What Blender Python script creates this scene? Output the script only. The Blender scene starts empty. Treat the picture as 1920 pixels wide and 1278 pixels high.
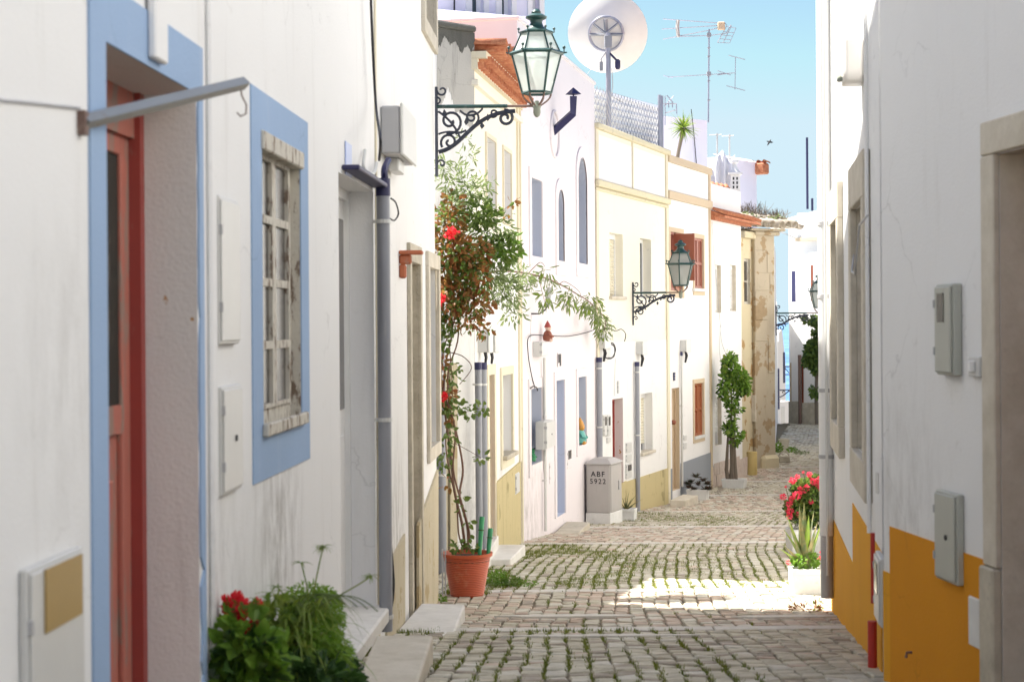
import bpy, math, random
from mathutils import Vector, Matrix, noise
from mathutils.geometry import tessellate_polygon
random.seed(7)
R = math.radians
PI = math.pi
sc = bpy.context.scene
col = sc.collection
EZ = 3.64            # eye height above the level part of the street
PHI = 0.007
FPX = 3200.0
# ---------------------------------------------------------------- camera
cd = bpy.data.cameras.new('camera'); cam = bpy.data.objects.new('camera', cd); col.objects.link(cam)
cam.location = (0, 0, EZ); cam.rotation_euler = (PI/2, PHI, 0)
cd.lens = 60; cd.sensor_width = 36; cd.shift_y = -34/1920; cd.clip_end = 40000; cd.clip_start = .05
cd.dof.use_dof = True; cd.dof.focus_distance = 24; cd.dof.aperture_fstop = 4.6
sc.camera = cam
# ---------------------------------------------------------------- light
SUN_EL = 58; SUN_D = Vector((-.92, .39, 0)).normalized()
w = bpy.data.worlds.new('World'); sc.world = w; w.use_nodes = True
nt = w.node_tree; bg = nt.nodes['Background']
sky = nt.nodes.new('ShaderNodeTexSky'); sky.sky_type = 'NISHITA'; sky.sun_disc = False
sky.sun_elevation = R(SUN_EL); sky.sun_rotation = math.atan2(SUN_D.x, SUN_D.y)
sky.air_density = .6; sky.dust_density = .25; sky.ozone_density = 1.5
mn = nt.nodes.new('ShaderNodeMix'); mn.data_type = 'RGBA'; mn.blend_type = 'DARKEN'; mn.inputs[0].default_value = 1
nt.links.new(sky.outputs[0], mn.inputs[6]); mn.inputs[7].default_value = (2.55, 3.3, 3.7, 1)      # even pale haze: no direction brighter than this
nt.links.new(mn.outputs[2], bg.inputs[0]); bg.inputs[1].default_value = .075
sd = bpy.data.lights.new('sun', 'SUN'); so = bpy.data.objects.new('sun', sd); col.objects.link(so)
sd.energy = 5.0; sd.angle = R(.6); sd.color = (1, .95, .87)
dv = Vector((SUN_D.x*math.cos(R(SUN_EL)), SUN_D.y*math.cos(R(SUN_EL)), math.sin(R(SUN_EL))))
so.rotation_euler = dv.to_track_quat('Z', 'Y').to_euler(); so.location = (0, 0, 30)
sc.view_settings.view_transform = 'Standard'; sc.view_settings.look = 'None'
sc.view_settings.exposure = 1.8; sc.view_settings.gamma = 1
sc.cycles.max_bounces = 10; sc.cycles.diffuse_bounces = 6

# ---------------------------------------------------------------- helpers
HT = [(-12,1.45),(4,1.62),(7,1.68),(9,1.83),(14.1,2.40),(15.5,2.50),(18,2.68),(22.7,2.92),(29,3.36),(33.8,3.60),(44,3.63),(61,3.64),(75,5.2),(120,12),(200,26),(320,50)]
def hh(y):
    if y <= HT[0][0]: return HT[0][1]
    for (a, ha), (b, hb) in zip(HT, HT[1:]):
        if y <= b:
            return ha + (hb-ha)*(y-a)/(b-a)
    return HT[-1][1]
def gz(y): return EZ - (hh(y-.7)+2*hh(y)+hh(y+.7))/4
def ray(px, py):
    a = (px-960)/FPX; b = -(py-605)/FPX
    return Vector((a*math.cos(PHI)+b*math.sin(PHI), 1, -a*math.sin(PHI)+b*math.cos(PHI)))
def W(px, py, D): return Vector((0, 0, EZ)) + ray(px, py)*D
def hx(s):
    def f(c):
        c /= 255
        return c/12.92 if c <= .04045 else ((c+.055)/1.055)**2.4
    return tuple(f(int(s[i:i+2], 16)) for i in (0, 2, 4))

def tag(o, label=None, cat=None, group=None, kind=None):
    if label: o['label'] = label
    if cat: o['category'] = cat
    if group: o['group'] = group
    if kind: o['kind'] = kind
    return o
def empty(name, label, cat, loc, rz=0, group=None):
    o = bpy.data.objects.new(name, None); col.objects.link(o); o.empty_display_size = .1
    o.location = loc; o.rotation_euler = (0, 0, rz)
    return tag(o, label, cat, group)

class MB:
    def __init__(s): s.v = []; s.f = []; s.m = None
    def add(s, vs, fs):
        b = len(s.v)
        s.v += [tuple(s.m @ Vector(v)) if s.m else tuple(v) for v in vs]
        s.f += [tuple(b+i for i in f) for f in fs]
        return s
    def box(s, x0, x1, y0, y1, z0, z1):
        return s.add([(x0,y0,z0),(x1,y0,z0),(x1,y1,z0),(x0,y1,z0),(x0,y0,z1),(x1,y0,z1),(x1,y1,z1),(x0,y1,z1)],
                     [(0,3,2,1),(4,5,6,7),(0,1,5,4),(1,2,6,5),(2,3,7,6),(3,0,4,7)])
    def taper(s, x0, x1, y0, y1, z0, z1, k):
        cx, cy = (x0+x1)/2, (y0+y1)/2
        t = lambda x, c: c+(x-c)*k
        return s.add([(x0,y0,z0),(x1,y0,z0),(x1,y1,z0),(x0,y1,z0)]+[(t(x,cx),t(y,cy),z1) for x, y in ((x0,y0),(x1,y0),(x1,y1),(x0,y1))],
                     [(0,3,2,1),(4,5,6,7),(0,1,5,4),(1,2,6,5),(2,3,7,6),(3,0,4,7)])
    def prism(s, poly, y0, y1):          # poly in (x,z), extruded along y (y0 front)
        n = len(poly)
        area = sum(poly[i][0]*poly[(i+1) % n][1]-poly[(i+1) % n][0]*poly[i][1] for i in range(n))
        if area < 0: poly = poly[::-1]
        tri = tessellate_polygon([[Vector((p[0], p[1], 0)) for p in poly]])
        vs = [(p[0], y0, p[1]) for p in poly]+[(p[0], y1, p[1]) for p in poly]
        fs = []
        for t in tri:
            a, b, c = t
            ar = (poly[b][0]-poly[a][0])*(poly[c][1]-poly[a][1])-(poly[c][0]-poly[a][0])*(poly[b][1]-poly[a][1])
            if ar < 0: a, c = c, a
            fs.append((a, b, c)); fs.append((c+n, b+n, a+n))
        for i in range(n):
            j = (i+1) % n
            fs.append((j, i, i+n, j+n))
        return s.add(vs, fs)
    def tube(s, pts, r, n=7, caps=True):
        pts = [Vector(p) for p in pts]; m = len(pts)
        rs = r if isinstance(r, (list, tuple)) else [r]*m
        vs = []; fs = []
        up = None
        for i, p in enumerate(pts):
            t = (pts[min(i+1, m-1)]-pts[max(i-1, 0)])
            if t.length < 1e-9: t = Vector((0, 0, 1))
            t.normalize()
            if up is None:
                up = Vector((0, 0, 1)) if abs(t.z) < .9 else Vector((1, 0, 0))
            x = t.cross(up)
            if x.length < 1e-5: x = t.cross(Vector((0, 1, 0)))
            x.normalize(); y = x.cross(t).normalized(); up = y
            for k in range(n):
                a = 2*PI*k/n
                vs.append(p + (x*math.cos(a)+y*math.sin(a))*rs[i])
        for i in range(m-1):
            for k in range(n):
                k2 = (k+1) % n
                fs.append((i*n+k, i*n+k2, (i+1)*n+k2, (i+1)*n+k))
        if caps:
            fs.append(tuple(range(n))[::-1]); fs.append(tuple((m-1)*n+k for k in range(n)))
        return s.add(vs, fs)
    def lathe(s, prof, c=(0, 0, 0), n=20, a0=0):
        vs = []; fs = []; m = len(prof)
        for r, z in prof:
            for k in range(n):
                a = a0+2*PI*k/n
                vs.append((c[0]+r*math.cos(a), c[1]+r*math.sin(a), c[2]+z))
        for i in range(m-1):
            for k in range(n):
                k2 = (k+1) % n
                fs.append((i*n+k, i*n+k2, (i+1)*n+k2, (i+1)*n+k))
        fs.append(tuple(range(n))[::-1]); fs.append(tuple((m-1)*n+k for k in range(n)))
        return s.add(vs, fs)
    def ball(s, c, r, n=8, sz=1):
        return s.lathe([(r*math.sin(PI*i/n)+1e-4, -r*sz*math.cos(PI*i/n)) for i in range(n+1)], c, n=max(8, n))
    def build(s, name, mat, parent=None, smooth=False, bevel=0, seg=1):
        me = bpy.data.meshes.new(name); me.from_pydata(s.v, [], s.f); me.validate(); me.update()
        if mat: me.materials.append(mat)
        o = bpy.data.objects.new(name, me); col.objects.link(o)
        if parent: o.parent = parent
        if smooth:
            me.polygons.foreach_set('use_smooth', [True]*len(me.polygons))
            if smooth != 'all':
                try: me.set_sharp_from_angle(angle=R(40))
                except Exception: pass
        if bevel:
            b = o.modifiers.new('bevel', 'BEVEL'); b.width = bevel; b.segments = seg; b.limit_method = 'ANGLE'; b.angle_limit = R(40)
        return o
def box_obj(name, b, mat, parent, bevel=0): return MB().box(*b).build(name, mat, parent, bevel=bevel)

# ---------------------------------------------------------------- materials
def newmat(name):
    m = bpy.data.materials.new(name); m.use_nodes = True
    return m, m.node_tree, m.node_tree.nodes['Principled BSDF']
def ns(t, scale, detail=4, rough=.6, vec=None, stretch=None):
    n = t.nodes.new('ShaderNodeTexNoise'); n.inputs['Scale'].default_value = scale
    n.inputs['Detail'].default_value = detail; n.inputs['Roughness'].default_value = rough
    g = t.nodes.new('ShaderNodeNewGeometry')
    src = g.outputs['Position']
    if stretch:
        mp = t.nodes.new('ShaderNodeMapping'); mp.inputs['Scale'].default_value = stretch
        t.links.new(src, mp.inputs[0]); src = mp.outputs[0]
    t.links.new(src, n.inputs['Vector'])
    return n.outputs['Fac']
def ramp(t, fac, a, b, ca=(0,0,0), cb=(1,1,1)):
    r = t.nodes.new('ShaderNodeValToRGB'); t.links.new(fac, r.inputs[0])
    r.color_ramp.elements[0].position = a; r.color_ramp.elements[1].position = b
    r.color_ramp.elements[0].color = (*ca, 1); r.color_ramp.elements[1].color = (*cb, 1)
    return r.outputs[0]
def mixc(t, fac, a, b, mode='MIX'):
    m = t.nodes.new('ShaderNodeMix'); m.data_type = 'RGBA'; m.blend_type = mode
    for s, v in ((m.inputs[0], fac), (m.inputs[6], a), (m.inputs[7], b)):
        if hasattr(v, 'is_linked'): t.links.new(v, s)
        elif isinstance(v, (int, float)): s.default_value = v
        else: s.default_value = (*v, 1)
    return m.outputs[2]
def bump(t, bs, fac, strength=.3, dist=.01):
    b = t.nodes.new('ShaderNodeBump'); b.inputs['Strength'].default_value = strength; b.inputs['Distance'].default_value = dist
    t.links.new(fac, b.inputs['Height']); t.links.new(b.outputs[0], bs.inputs['Normal']); return b
def plaster(name, c, dirt=.25, dirtc=(.42,.38,.3), streak=.2, peel=None, peelc=(.35,.2,.08), rough=.85, bmp=.35, vary=.06, spots=(), psc=2.2):
    m, t, bs = newmat(name)
    base = mixc(t, ns(t, .9, 5), tuple(x*(1-vary) for x in c), tuple(min(1, x*(1+vary*.6)) for x in c))
    s1 = ramp(t, ns(t, 1.0, 6, .7, stretch=(5, 5, .5)), .58, .8)
    k = t.nodes.new('ShaderNodeMath'); k.operation = 'MULTIPLY'; t.links.new(s1, k.inputs[0]); k.inputs[1].default_value = streak
    base = mixc(t, k.outputs[0], base, dirtc)
    s2 = ramp(t, ns(t, 6, 8, .75), .62, .74)
    k = t.nodes.new('ShaderNodeMath'); k.operation = 'MULTIPLY'; t.links.new(s2, k.inputs[0]); k.inputs[1].default_value = dirt
    base = mixc(t, k.outputs[0], base, dirtc)
    if peel is not None:
        s3 = ramp(t, ns(t, psc, 6, .6), peel, peel+.012)
        base = mixc(t, s3, base, mixc(t, ns(t, 9, 4), peelc, tuple(x*1.7 for x in peelc)))
    for (sp, rad, st_) in spots:
        g0 = t.nodes.new('ShaderNodeNewGeometry'); sb = t.nodes.new('ShaderNodeVectorMath'); sb.operation = 'SUBTRACT'; t.links.new(g0.outputs['Position'], sb.inputs[0]); sb.inputs[1].default_value = sp
        mu = t.nodes.new('ShaderNodeVectorMath'); mu.operation = 'MULTIPLY'; t.links.new(sb.outputs[0], mu.inputs[0]); mu.inputs[1].default_value = (1/rad, .6/rad, .55/rad)
        le = t.nodes.new('ShaderNodeVectorMath'); le.operation = 'LENGTH'; t.links.new(mu.outputs[0], le.inputs[0])
        f1 = ramp(t, le.outputs['Value'], .15, 1, (1, 1, 1), (0, 0, 0)); f2 = ramp(t, ns(t, 1, 7, .75, stretch=(9, 9, 3)), .42, .68)
        kk = t.nodes.new('ShaderNodeMath'); kk.operation = 'MULTIPLY'; t.links.new(f1, kk.inputs[0]); t.links.new(f2, kk.inputs[1])
        k3 = t.nodes.new('ShaderNodeMath'); k3.operation = 'MULTIPLY'; t.links.new(kk.outputs[0], k3.inputs[0]); k3.inputs[1].default_value = st_
        base = mixc(t, k3.outputs[0], base, (.22, .20, .17))
    g = t.nodes.new('ShaderNodeNewGeometry'); vo = t.nodes.new('ShaderNodeTexVoronoi'); vo.feature = 'DISTANCE_TO_EDGE'; vo.inputs['Scale'].default_value = .9
    nz = t.nodes.new('ShaderNodeTexNoise'); nz.inputs['Scale'].default_value = 2.5; nz.inputs['Detail'].default_value = 5; t.links.new(g.outputs['Position'], nz.inputs['Vector'])
    va = t.nodes.new('ShaderNodeVectorMath'); va.operation = 'MULTIPLY_ADD'; t.links.new(nz.outputs['Color'], va.inputs[0]); va.inputs[1].default_value = (.7, .7, .7); t.links.new(g.outputs['Position'], va.inputs[2])
    t.links.new(va.outputs[0], vo.inputs['Vector'])
    ck = ramp(t, vo.outputs['Distance'], .0015, .006, (1, 1, 1), (0, 0, 0)); mk = ramp(t, ns(t, .8, 3), .50, .58)
    k = t.nodes.new('ShaderNodeMath'); k.operation = 'MULTIPLY'; t.links.new(ck, k.inputs[0]); t.links.new(mk, k.inputs[1])
    k2 = t.nodes.new('ShaderNodeMath'); k2.operation = 'MULTIPLY'; t.links.new(k.outputs[0], k2.inputs[0]); k2.inputs[1].default_value = .32
    base = mixc(t, k2.outputs[0], base, tuple(x*.45 for x in c))
    t.links.new(base, bs.inputs['Base Color']); bs.inputs['Roughness'].default_value = rough
    bs.inputs['Specular IOR Level'].default_value = .25
    hb = mixc(t, .5, ns(t, 3.5, 3), ns(t, 70, 3))
    bump(t, bs, hb, bmp, .012)
    return m
def paint(name, c, rough=.5, metal=0, wear=0, wearc=(.3,.25,.2), sc_=30, bmp=.1, wp=.6, stretch=None):
    m, t, bs = newmat(name)
    base = mixc(t, ns(t, 4, 4), tuple(x*.9 for x in c), tuple(min(1, x*1.08) for x in c))
    if wear:
        s2 = ramp(t, ns(t, sc_, 6, .7, stretch=stretch), wp, wp+.06)
        k = t.nodes.new('ShaderNodeMath'); k.operation = 'MULTIPLY'; t.links.new(s2, k.inputs[0]); k.inputs[1].default_value = wear
        base = mixc(t, k.outputs[0], base, wearc)
    t.links.new(base, bs.inputs['Base Color']); bs.inputs['Roughness'].default_value = rough; bs.inputs['Metallic'].default_value = metal
    bump(t, bs, ns(t, sc_*2, 3), bmp, .005)
    return m
def leafmat(name, c, c2, tr=.45):
    m, t, bs = newmat(name)
    oi = ns(t, 14, 2)
    cc = mixc(t, ramp(t, oi, .35, .65), c, c2)
    bs.inputs['Roughness'].default_value = .45
    t.links.new(cc, bs.inputs['Base Color'])
    tl = t.nodes.new('ShaderNodeBsdfTranslucent'); t.links.new(cc, tl.inputs[0])
    mx = t.nodes.new('ShaderNodeMixShader'); mx.inputs[0].default_value = tr
    t.links.new(bs.outputs[0], mx.inputs[1]); t.links.new(tl.outputs[0], mx.inputs[2])
    t.links.new(mx.outputs[0], t.nodes['Material Output'].inputs[0])
    return m
def glassy(name, c, rough=.08, frost=0):
    m, t, bs = newmat(name)
    bs.inputs['Base Color'].default_value = (*c, 1); bs.inputs['Roughness'].default_value = rough
    if frost:
        tl = t.nodes.new('ShaderNodeBsdfTranslucent'); tl.inputs[0].default_value = (*c, 1)
        mx = t.nodes.new('ShaderNodeMixShader'); mx.inputs[0].default_value = frost
        tr = t.nodes.new('ShaderNodeBsdfTransparent'); tr.inputs[0].default_value = (.93, .98, .97, 1)
        m2 = t.nodes.new('ShaderNodeMixShader'); m2.inputs[0].default_value = .35
        t.links.new(bs.outputs[0], mx.inputs[1]); t.links.new(tl.outputs[0], mx.inputs[2])
        t.links.new(mx.outputs[0], m2.inputs[1]); t.links.new(tr.outputs[0], m2.inputs[2])
        t.links.new(m2.outputs[0], t.nodes['Material Output'].inputs[0])
    return m
def stone(name, c, c2, scale=8, bmp=.4, dirt=.3, moss=0):
    m, t, bs = newmat(name)
    b = mixc(t, ramp(t, ns(t, scale, 6, .7), .35, .65), c, c2)
    b = mixc(t, ramp(t, ns(t, scale*5, 4), .62, .75, (0,0,0), (dirt,)*3), b, tuple(x*.4 for x in c))
    if moss:
        b = mixc(t, ramp(t, ns(t, 1.4, 5), .5, .65, (0,0,0), (moss,)*3), b, (.09, .10, .025))
    t.links.new(b, bs.inputs['Base Color']); bs.inputs['Roughness'].default_value = .85
    bump(t, bs, ns(t, scale*3, 6, .7), bmp, .012)
    return m
M = {}
M['white'] = plaster('white_limewash', (.77,.765,.75), .35, (.45,.42,.36), .35, spots=[(tuple(W(740, 1050, 11.9)), .6, .8), (tuple(W(860, 960, 18.8)), .7, .6), (tuple(W(950, 880, 21)), .5, .4), (tuple(W(835, 480, 18.6)), .8, .5)])
M['whiteA'] = plaster('stained_white_render', (.79,.79,.785), .4, (.5,.48,.45), .42, bmp=.28, spots=[(tuple(W(520, 1000, 7.5)), .42, .8), (tuple(W(400, 1200, 6.2)), .5, .5), (tuple(W(680, 1060, 10.2)), .5, .6), (tuple(W(1700, 1000, 8.2)), .5, .35), (tuple(W(120, 700, 4.5)), .3, .25)])  # stained white render of the near-left and right-hand walls
M['cleanwhite'] = plaster('clean_white_render', (.77,.76,.75), .08, streak=.05)
M['pinkwhite'] = plaster('pinkish_white_render', (.76,.71,.72), .12, (.5,.46,.45), .22, spots=[(tuple(W(985, 990, 23.2)), .8, .6), (tuple(W(1090, 960, 28)), .6, .4)])
M['cream'] = plaster('cream_render', (.80,.765,.65), .15, (.5,.42,.28), .15)
M['creamdk'] = plaster('ochre_cream_trim', (.71,.65,.50), .6, (.16,.12,.06), .35)
M['dado'] = plaster('mossy_yellow_dado', (.52,.44,.24), .8, (.20,.16,.07), .9, peel=.63, peelc=(.26,.22,.11), bmp=.9)
M['dadoB'] = plaster('rough_buff_dado', (.52,.46,.33), .9, (.22,.17,.09), .8, peel=.6, peelc=(.30,.24,.14), bmp=1.0)
M['black_mould'] = plaster('mould_blackened_render', (.44,.43,.40), .95, (.05,.05,.045), .98, bmp=.8)
M['mould'] = plaster('dark_mould_crust', (.11,.11,.10), .9, (.04,.04,.035), .9, bmp=1)
M['corn'] = plaster('mould_streaked_cornice', (.66,.60,.42), 1.0, (.04,.035,.02), 1.0)
M['tan'] = plaster('tan_trim', (.58,.47,.33), .15, streak=.08)
M['grey'] = plaster('grey_dado', (.27,.29,.32), .2, (.15,.15,.15), .2)
M['orange'] = plaster('orange_ochre_paint', (.66,.27,.012), .5, (.42,.20,.05), .55, vary=.14)
M['orange2'] = plaster('yellower_ochre_paint', (.74,.35,.02), .5, (.45,.22,.05), .5, vary=.14)
M['blue'] = plaster('sky_blue_limewash', (.31,.43,.62), .6, (.50,.56,.64), .6, vary=.15)
M['reveal'] = plaster('worn_pinkish_reveal', (.70,.68,.66), .5, (.35,.3,.28), .5, peel=.66, peelc=(.33,.19,.08), bmp=.5, psc=5)
M['revealblue'] = plaster('skylit_shade_reveal', (.50,.54,.65), .05, streak=.08)  # bluish skylit shade of the recesses put into the colour
M['doorblue'] = paint('blue_grey_door_paint', (.44,.50,.66), .4)
M['revealgrey'] = plaster('pale_grey_reveal', (.80,.80,.80), .1, streak=.2)
M['lav'] = plaster('shade_tinted_white_render', (.74,.72,.82), .08, streak=.08)  # lavender cast of white walls in shade, put into the base colour
M['ruin'] = plaster('peeling_cream_plaster', (.64,.56,.38), .8, (.36,.26,.13), .7, peel=.58, peelc=(.33,.21,.09), bmp=1.2)
M['pier'] = plaster('weathered_sandstone_plaster', (.50,.43,.32), 1.0, (.26,.20,.13), .8, vary=.2, peel=.56, peelc=(.27,.20,.12), bmp=1.2)
M['stone'] = stone('pale_limestone', (.50,.45,.36), (.62,.57,.48), 5, .3, .2)
M['stonedk'] = stone('stained_limestone', (.40,.36,.28), (.55,.50,.40), 6, .4, .5)
M['marble'] = stone('worn_marble', (.60,.58,.54), (.72,.70,.66), 4, .2, .2)
M['tile'] = stone('terracotta_tile', (.36,.10,.045), (.55,.24,.12), 14, .4, .6)
M['tileold'] = stone('lichened_tile', (.40,.33,.24), (.55,.50,.42), 9, .5, .6)
M['terracotta'] = paint('glazed_terracotta', (.48,.09,.03), .45, wear=.5, wearc=(.55,.2,.1), sc_=5, wp=.6)
M['pinktile'] = stone('pink_stone_slab', (.52,.42,.36), (.62,.54,.48), 8, .3, .3)
M['cob1'] = stone('grey_limestone_sett', (.345,.31,.23), (.57,.525,.41), 5, .5, .35)
M['cob2'] = stone('pinkish_limestone_sett', (.40,.305,.235), (.55,.45,.36), 5, .5, .35)
M['cob3'] = stone('pale_limestone_sett', (.46,.43,.35), (.62,.585,.50), 7, .5, .4)
M['cob4'] = stone('brown_stained_sett', (.24,.20,.15), (.40,.35,.28), 7, .5, .5)
M['strip'] = stone('smooth_kerb_stone', (.50,.47,.42), (.62,.59,.53), 4, .25, .3)
M['joint'] = stone('sandy_earth_joint', (.13,.10,.065), (.20,.16,.10), 12, .6, .3, moss=.8)
M['earth'] = stone('dry_earth', (.25,.2,.14), (.33,.28,.2), 4, .5)
M['red'] = paint('red_door_paint', (.32,.05,.04), .5, wear=.6, wearc=(.28,.18,.14), sc_=9, wp=.6, stretch=(1,1,.3))
M['redfade'] = paint('faded_red_wood', (.46,.15,.11), .6, wear=.8, wearc=(.27,.22,.18), sc_=7, wp=.5, stretch=(2,2,.4), bmp=.5)
M['oldwood'] = paint('peeling_white_wood', (.55,.52,.45), .8, wear=.97, wearc=(.17,.12,.085), sc_=13, wp=.53, stretch=(1.6,1.6,.5), bmp=.8)
M['whitewood'] = paint('white_joinery', (.78,.78,.77), .4)
M['brown'] = paint('brown_shutter', (.26,.075,.04), .5)
M['redbrown'] = paint('red_brown_shutter', (.30,.10,.065), .5)
M['orangewood'] = paint('varnished_orange_wood', (.32,.095,.035), .45)
M['tandoor'] = paint('tan_door_paint', (.50,.38,.25), .5)
M['corbel'] = paint('rust_painted_wood', (.42,.12,.05), .6, wear=.5, sc_=10)
M['roller'] = paint('cream_roller_shutter', (.72,.68,.54), .5)
M['rollerw'] = paint('white_roller_shutter', (.74,.74,.72), .5)
M['dark'] = paint('dark_interior', (.02,.017,.012), .7, wear=.7, wearc=(.16,.13,.09), sc_=5, wp=.55, stretch=(4,4,.6))
M['glass'] = glassy('dark_window_glass', (.05,.06,.07), .05)
M['glassold'] = glassy('dusty_window_glass', (.07,.065,.06), .2)
M['frost'] = glassy('frosted_lantern_glass', (.80,.84,.81), .25, .55)
M['frost2'] = glassy('clouded_grey_lantern_glass', (.46,.48,.46), .25, .5)
M['green'] = paint('green_lantern_iron', (.018,.058,.054), .4, wear=.45, wearc=(.12,.13,.12), sc_=20)
M['iron'] = paint('black_green_wrought_iron', (.02,.026,.045), .45)
M['rusty'] = paint('rusty_iron', (.16,.10,.08), .7, wear=.5, sc_=20)
M['greygreen'] = paint('weathered_bronze', (.22,.24,.19), .6)
M['plasticgrey'] = paint('grey_pvc', (.42,.42,.43), .45, wear=.2, sc_=6)
M['plasticlight'] = paint('light_grey_plastic', (.60,.60,.58), .4)
M['pipe'] = paint('grey_pipe', (.27,.28,.31), .45, wear=.3, wearc=(.4,.4,.4), sc_=6, stretch=(3,3,.4))
M['navy'] = paint('navy_plastic', (.02,.02,.08), .5)
M['black'] = paint('black_cable', (.015,.014,.018), .6)
M['metergreen'] = paint('greenish_grey_metal', (.42,.43,.38), .4)
M['metal'] = paint('galvanised_steel', (.26,.27,.27), .45, .5, wear=.6, wearc=(.22,.14,.08), sc_=8)
M['steel'] = paint('galvanised_mast', (.38,.38,.44), .35, .6)
M['dish'] = paint('cream_dish_enamel', (.80,.77,.72), .4)
M['ochreglass'] = paint('ochre_panel', (.36,.24,.08), .4)
M['corr'] = paint('white_corrugated_metal', (.80,.81,.83), .4)
M['cab'] = paint('grey_cabinet_plastic', (.43,.41,.39), .5, wear=.25, wearc=(.3,.28,.26), sc_=6, stretch=(4,4,.3))
M['planter'] = stone('white_cast_planter', (.62,.62,.60), (.72,.72,.70), 4, .3, .3)
M['soil'] = stone('potting_soil', (.05,.035,.02), (.08,.06,.04), 20, .8)
M['stem'] = paint('woody_stem', (.17,.09,.06), .8, sc_=20, bmp=.5)
M['leafred'] = leafmat('bronze_leaf', (.34,.12,.045), (.24,.16,.04))
M['leafgreen'] = leafmat('mid_green_leaf', (.09,.16,.03), (.17,.24,.05))
M['leafolive'] = leafmat('olive_leaf', (.14,.20,.06), (.27,.33,.15))
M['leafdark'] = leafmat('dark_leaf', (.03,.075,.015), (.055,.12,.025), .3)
M['leafbright'] = leafmat('bright_green_leaf', (.11,.23,.02), (.20,.34,.05))
M['leafyellow'] = leafmat('yellow_green_blade', (.26,.33,.05), (.16,.26,.04))
M['leaffern'] = leafmat('fresh_fern_green', (.17,.32,.03), (.27,.42,.06), .5)
M['leafaloe'] = leafmat('grey_green_blade', (.12,.17,.07), (.28,.24,.10), .2)
M['succ'] = leafmat('dark_succulent_leaf', (.03,.05,.02), (.10,.045,.03), .2)
M['flower'] = leafmat('red_petal', (.70,.02,.03), (.80,.04,.06), .4)
M['pinkflower'] = leafmat('pink_red_petal', (.75,.04,.10), (.85,.12,.18), .4)
M['moss'] = leafmat('moss_and_grass', (.11,.15,.012), (.20,.23,.025), .35)
M['dry'] = paint('dry_twigs', (.16,.13,.10), .9)
M['orangefig'] = paint('orange_glazed_clay', (.60,.28,.04), .4)
M['greenfig'] = paint('green_glazed_clay', (.04,.28,.12), .4)
M['tealfig'] = paint('teal_glazed_clay', (.12,.42,.36), .4)
M['skin'] = paint('painted_face', (.7,.5,.4), .5)
M['cloth'] = plaster('white_sheet', (.74,.74,.78), .05)
M['yellowcan'] = paint('yellow_painted_metal', (.55,.42,.16), .5, wear=.3, sc_=6)
M['gutterorange'] = paint('red_iron_pipe', (.45,.03,.02), .45)
def seamat():
    m, t, bs = newmat('sea_water')
    s = ns(t, 1, 4, .6, stretch=(.002, .018, 1))
    c = mixc(t, ramp(t, s, .45, .6), (.06,.15,.32), (.13,.25,.42))
    t.links.new(c, bs.inputs['Base Color']); bs.inputs['Roughness'].default_value = .45
    bump(t, bs, ns(t, .3, 4), .4, .5)
    return m
M['sea'] = seamat()

# ---------------------------------------------------------------- setting: terrain, sea, street
def sheet(name, xs, ys, zf, mat, cx=lambda y: 0):
    vs = []; fs = []
    for y in ys:
        for x in xs: vs.append((x+cx(y), y, zf(y)))
    n = len(xs)
    for i in range(len(ys)-1):
        for j in range(n-1):
            fs.append((i*n+j, i*n+j+1, (i+1)*n+j+1, (i+1)*n+j))
    o = MB().add(vs, fs).build(name, mat, smooth='all')
    return tag(o, kind='structure')
sheet('ground', [-400,-60,-20,20,60,400], [-60]+[i*2 for i in range(-6, 40)]+[90,120,160,200,260,320], lambda y: gz(y)-.10, M['earth'])
sheet('sea', [-20000,-3000,3000,20000], [150,400,1000,3000,10000,32000], lambda y: EZ-38, M['sea'])
street = sheet('street', [-9+i for i in range(24)], [-8+i*.6 for i in range(130)], lambda y: gz(y)-.012, M['joint'])

CL = [(-8,-1.9),(0,-1.4),(7,-1.1),(9,-1.0),(15,-.72),(19,-.45),(22.7,.05),(29,1.40),(33.8,3.0),(37,4.2),(42,5.9),(50,8),(60,10)]
def lx(y):
    for (a, xa), (b, xb) in zip(CL, CL[1:]):
        if y <= b: return xa+(xb-xa)*(y-a)/(b-a)
    return CL[-1][1]
def cx(y): return (lx(y-1.2)+2*lx(y)+lx(y+1.2))/4
def rx(y): return 1.95 if y < 9 else (1.95+(y-9)*.14 if y < 14.4 else 2.75+(y-14.4)*.20)
STR = [7.2, 11.95, 16.1, 22.3, 26.4, 31, 35.3, 38.4, 42.1, 48, 55]
def sect(y):
    k = sum(1 for s in STR if s <= y)
    return k
MOSS = {1: .85, 2: .38, 3: 1.05, 4: .25, 5: .7, 6: .3, 7: .5, 8: .3, 9: .35, 10: .2}
def wob(o, y): return .022*noise.noise(Vector((o*2.2, y*1.6, 4)))+.05*noise.noise(Vector((o*.35, y*.45, 8)))
stones = []
CW = .120
rnd = random.Random(3)
for k in range(-2, 74):
    y = 7.25
    off = k*CW
    while y < 62:
        ln = rnd.uniform(.09, .20) if y < 30 else rnd.uniform(.2, .3)
        y2 = y+ln
        for s in STR:
            if y < s-.02 and y2 > s-.02: y2 = s-.02
            if y >= s-.03 and y < s+.16: y = s+.16; y2 = y+ln
        if y2-y < .06: y = y2+.01; continue
        ym = (y+y2)/2
        x = cx(ym)+off+wob(off, ym)
        if lx(ym)-.25 < x < rx(ym)+.35 and x/ym < .245:
            stones.append((x, y, y2, ym))
        y = y2
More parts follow.
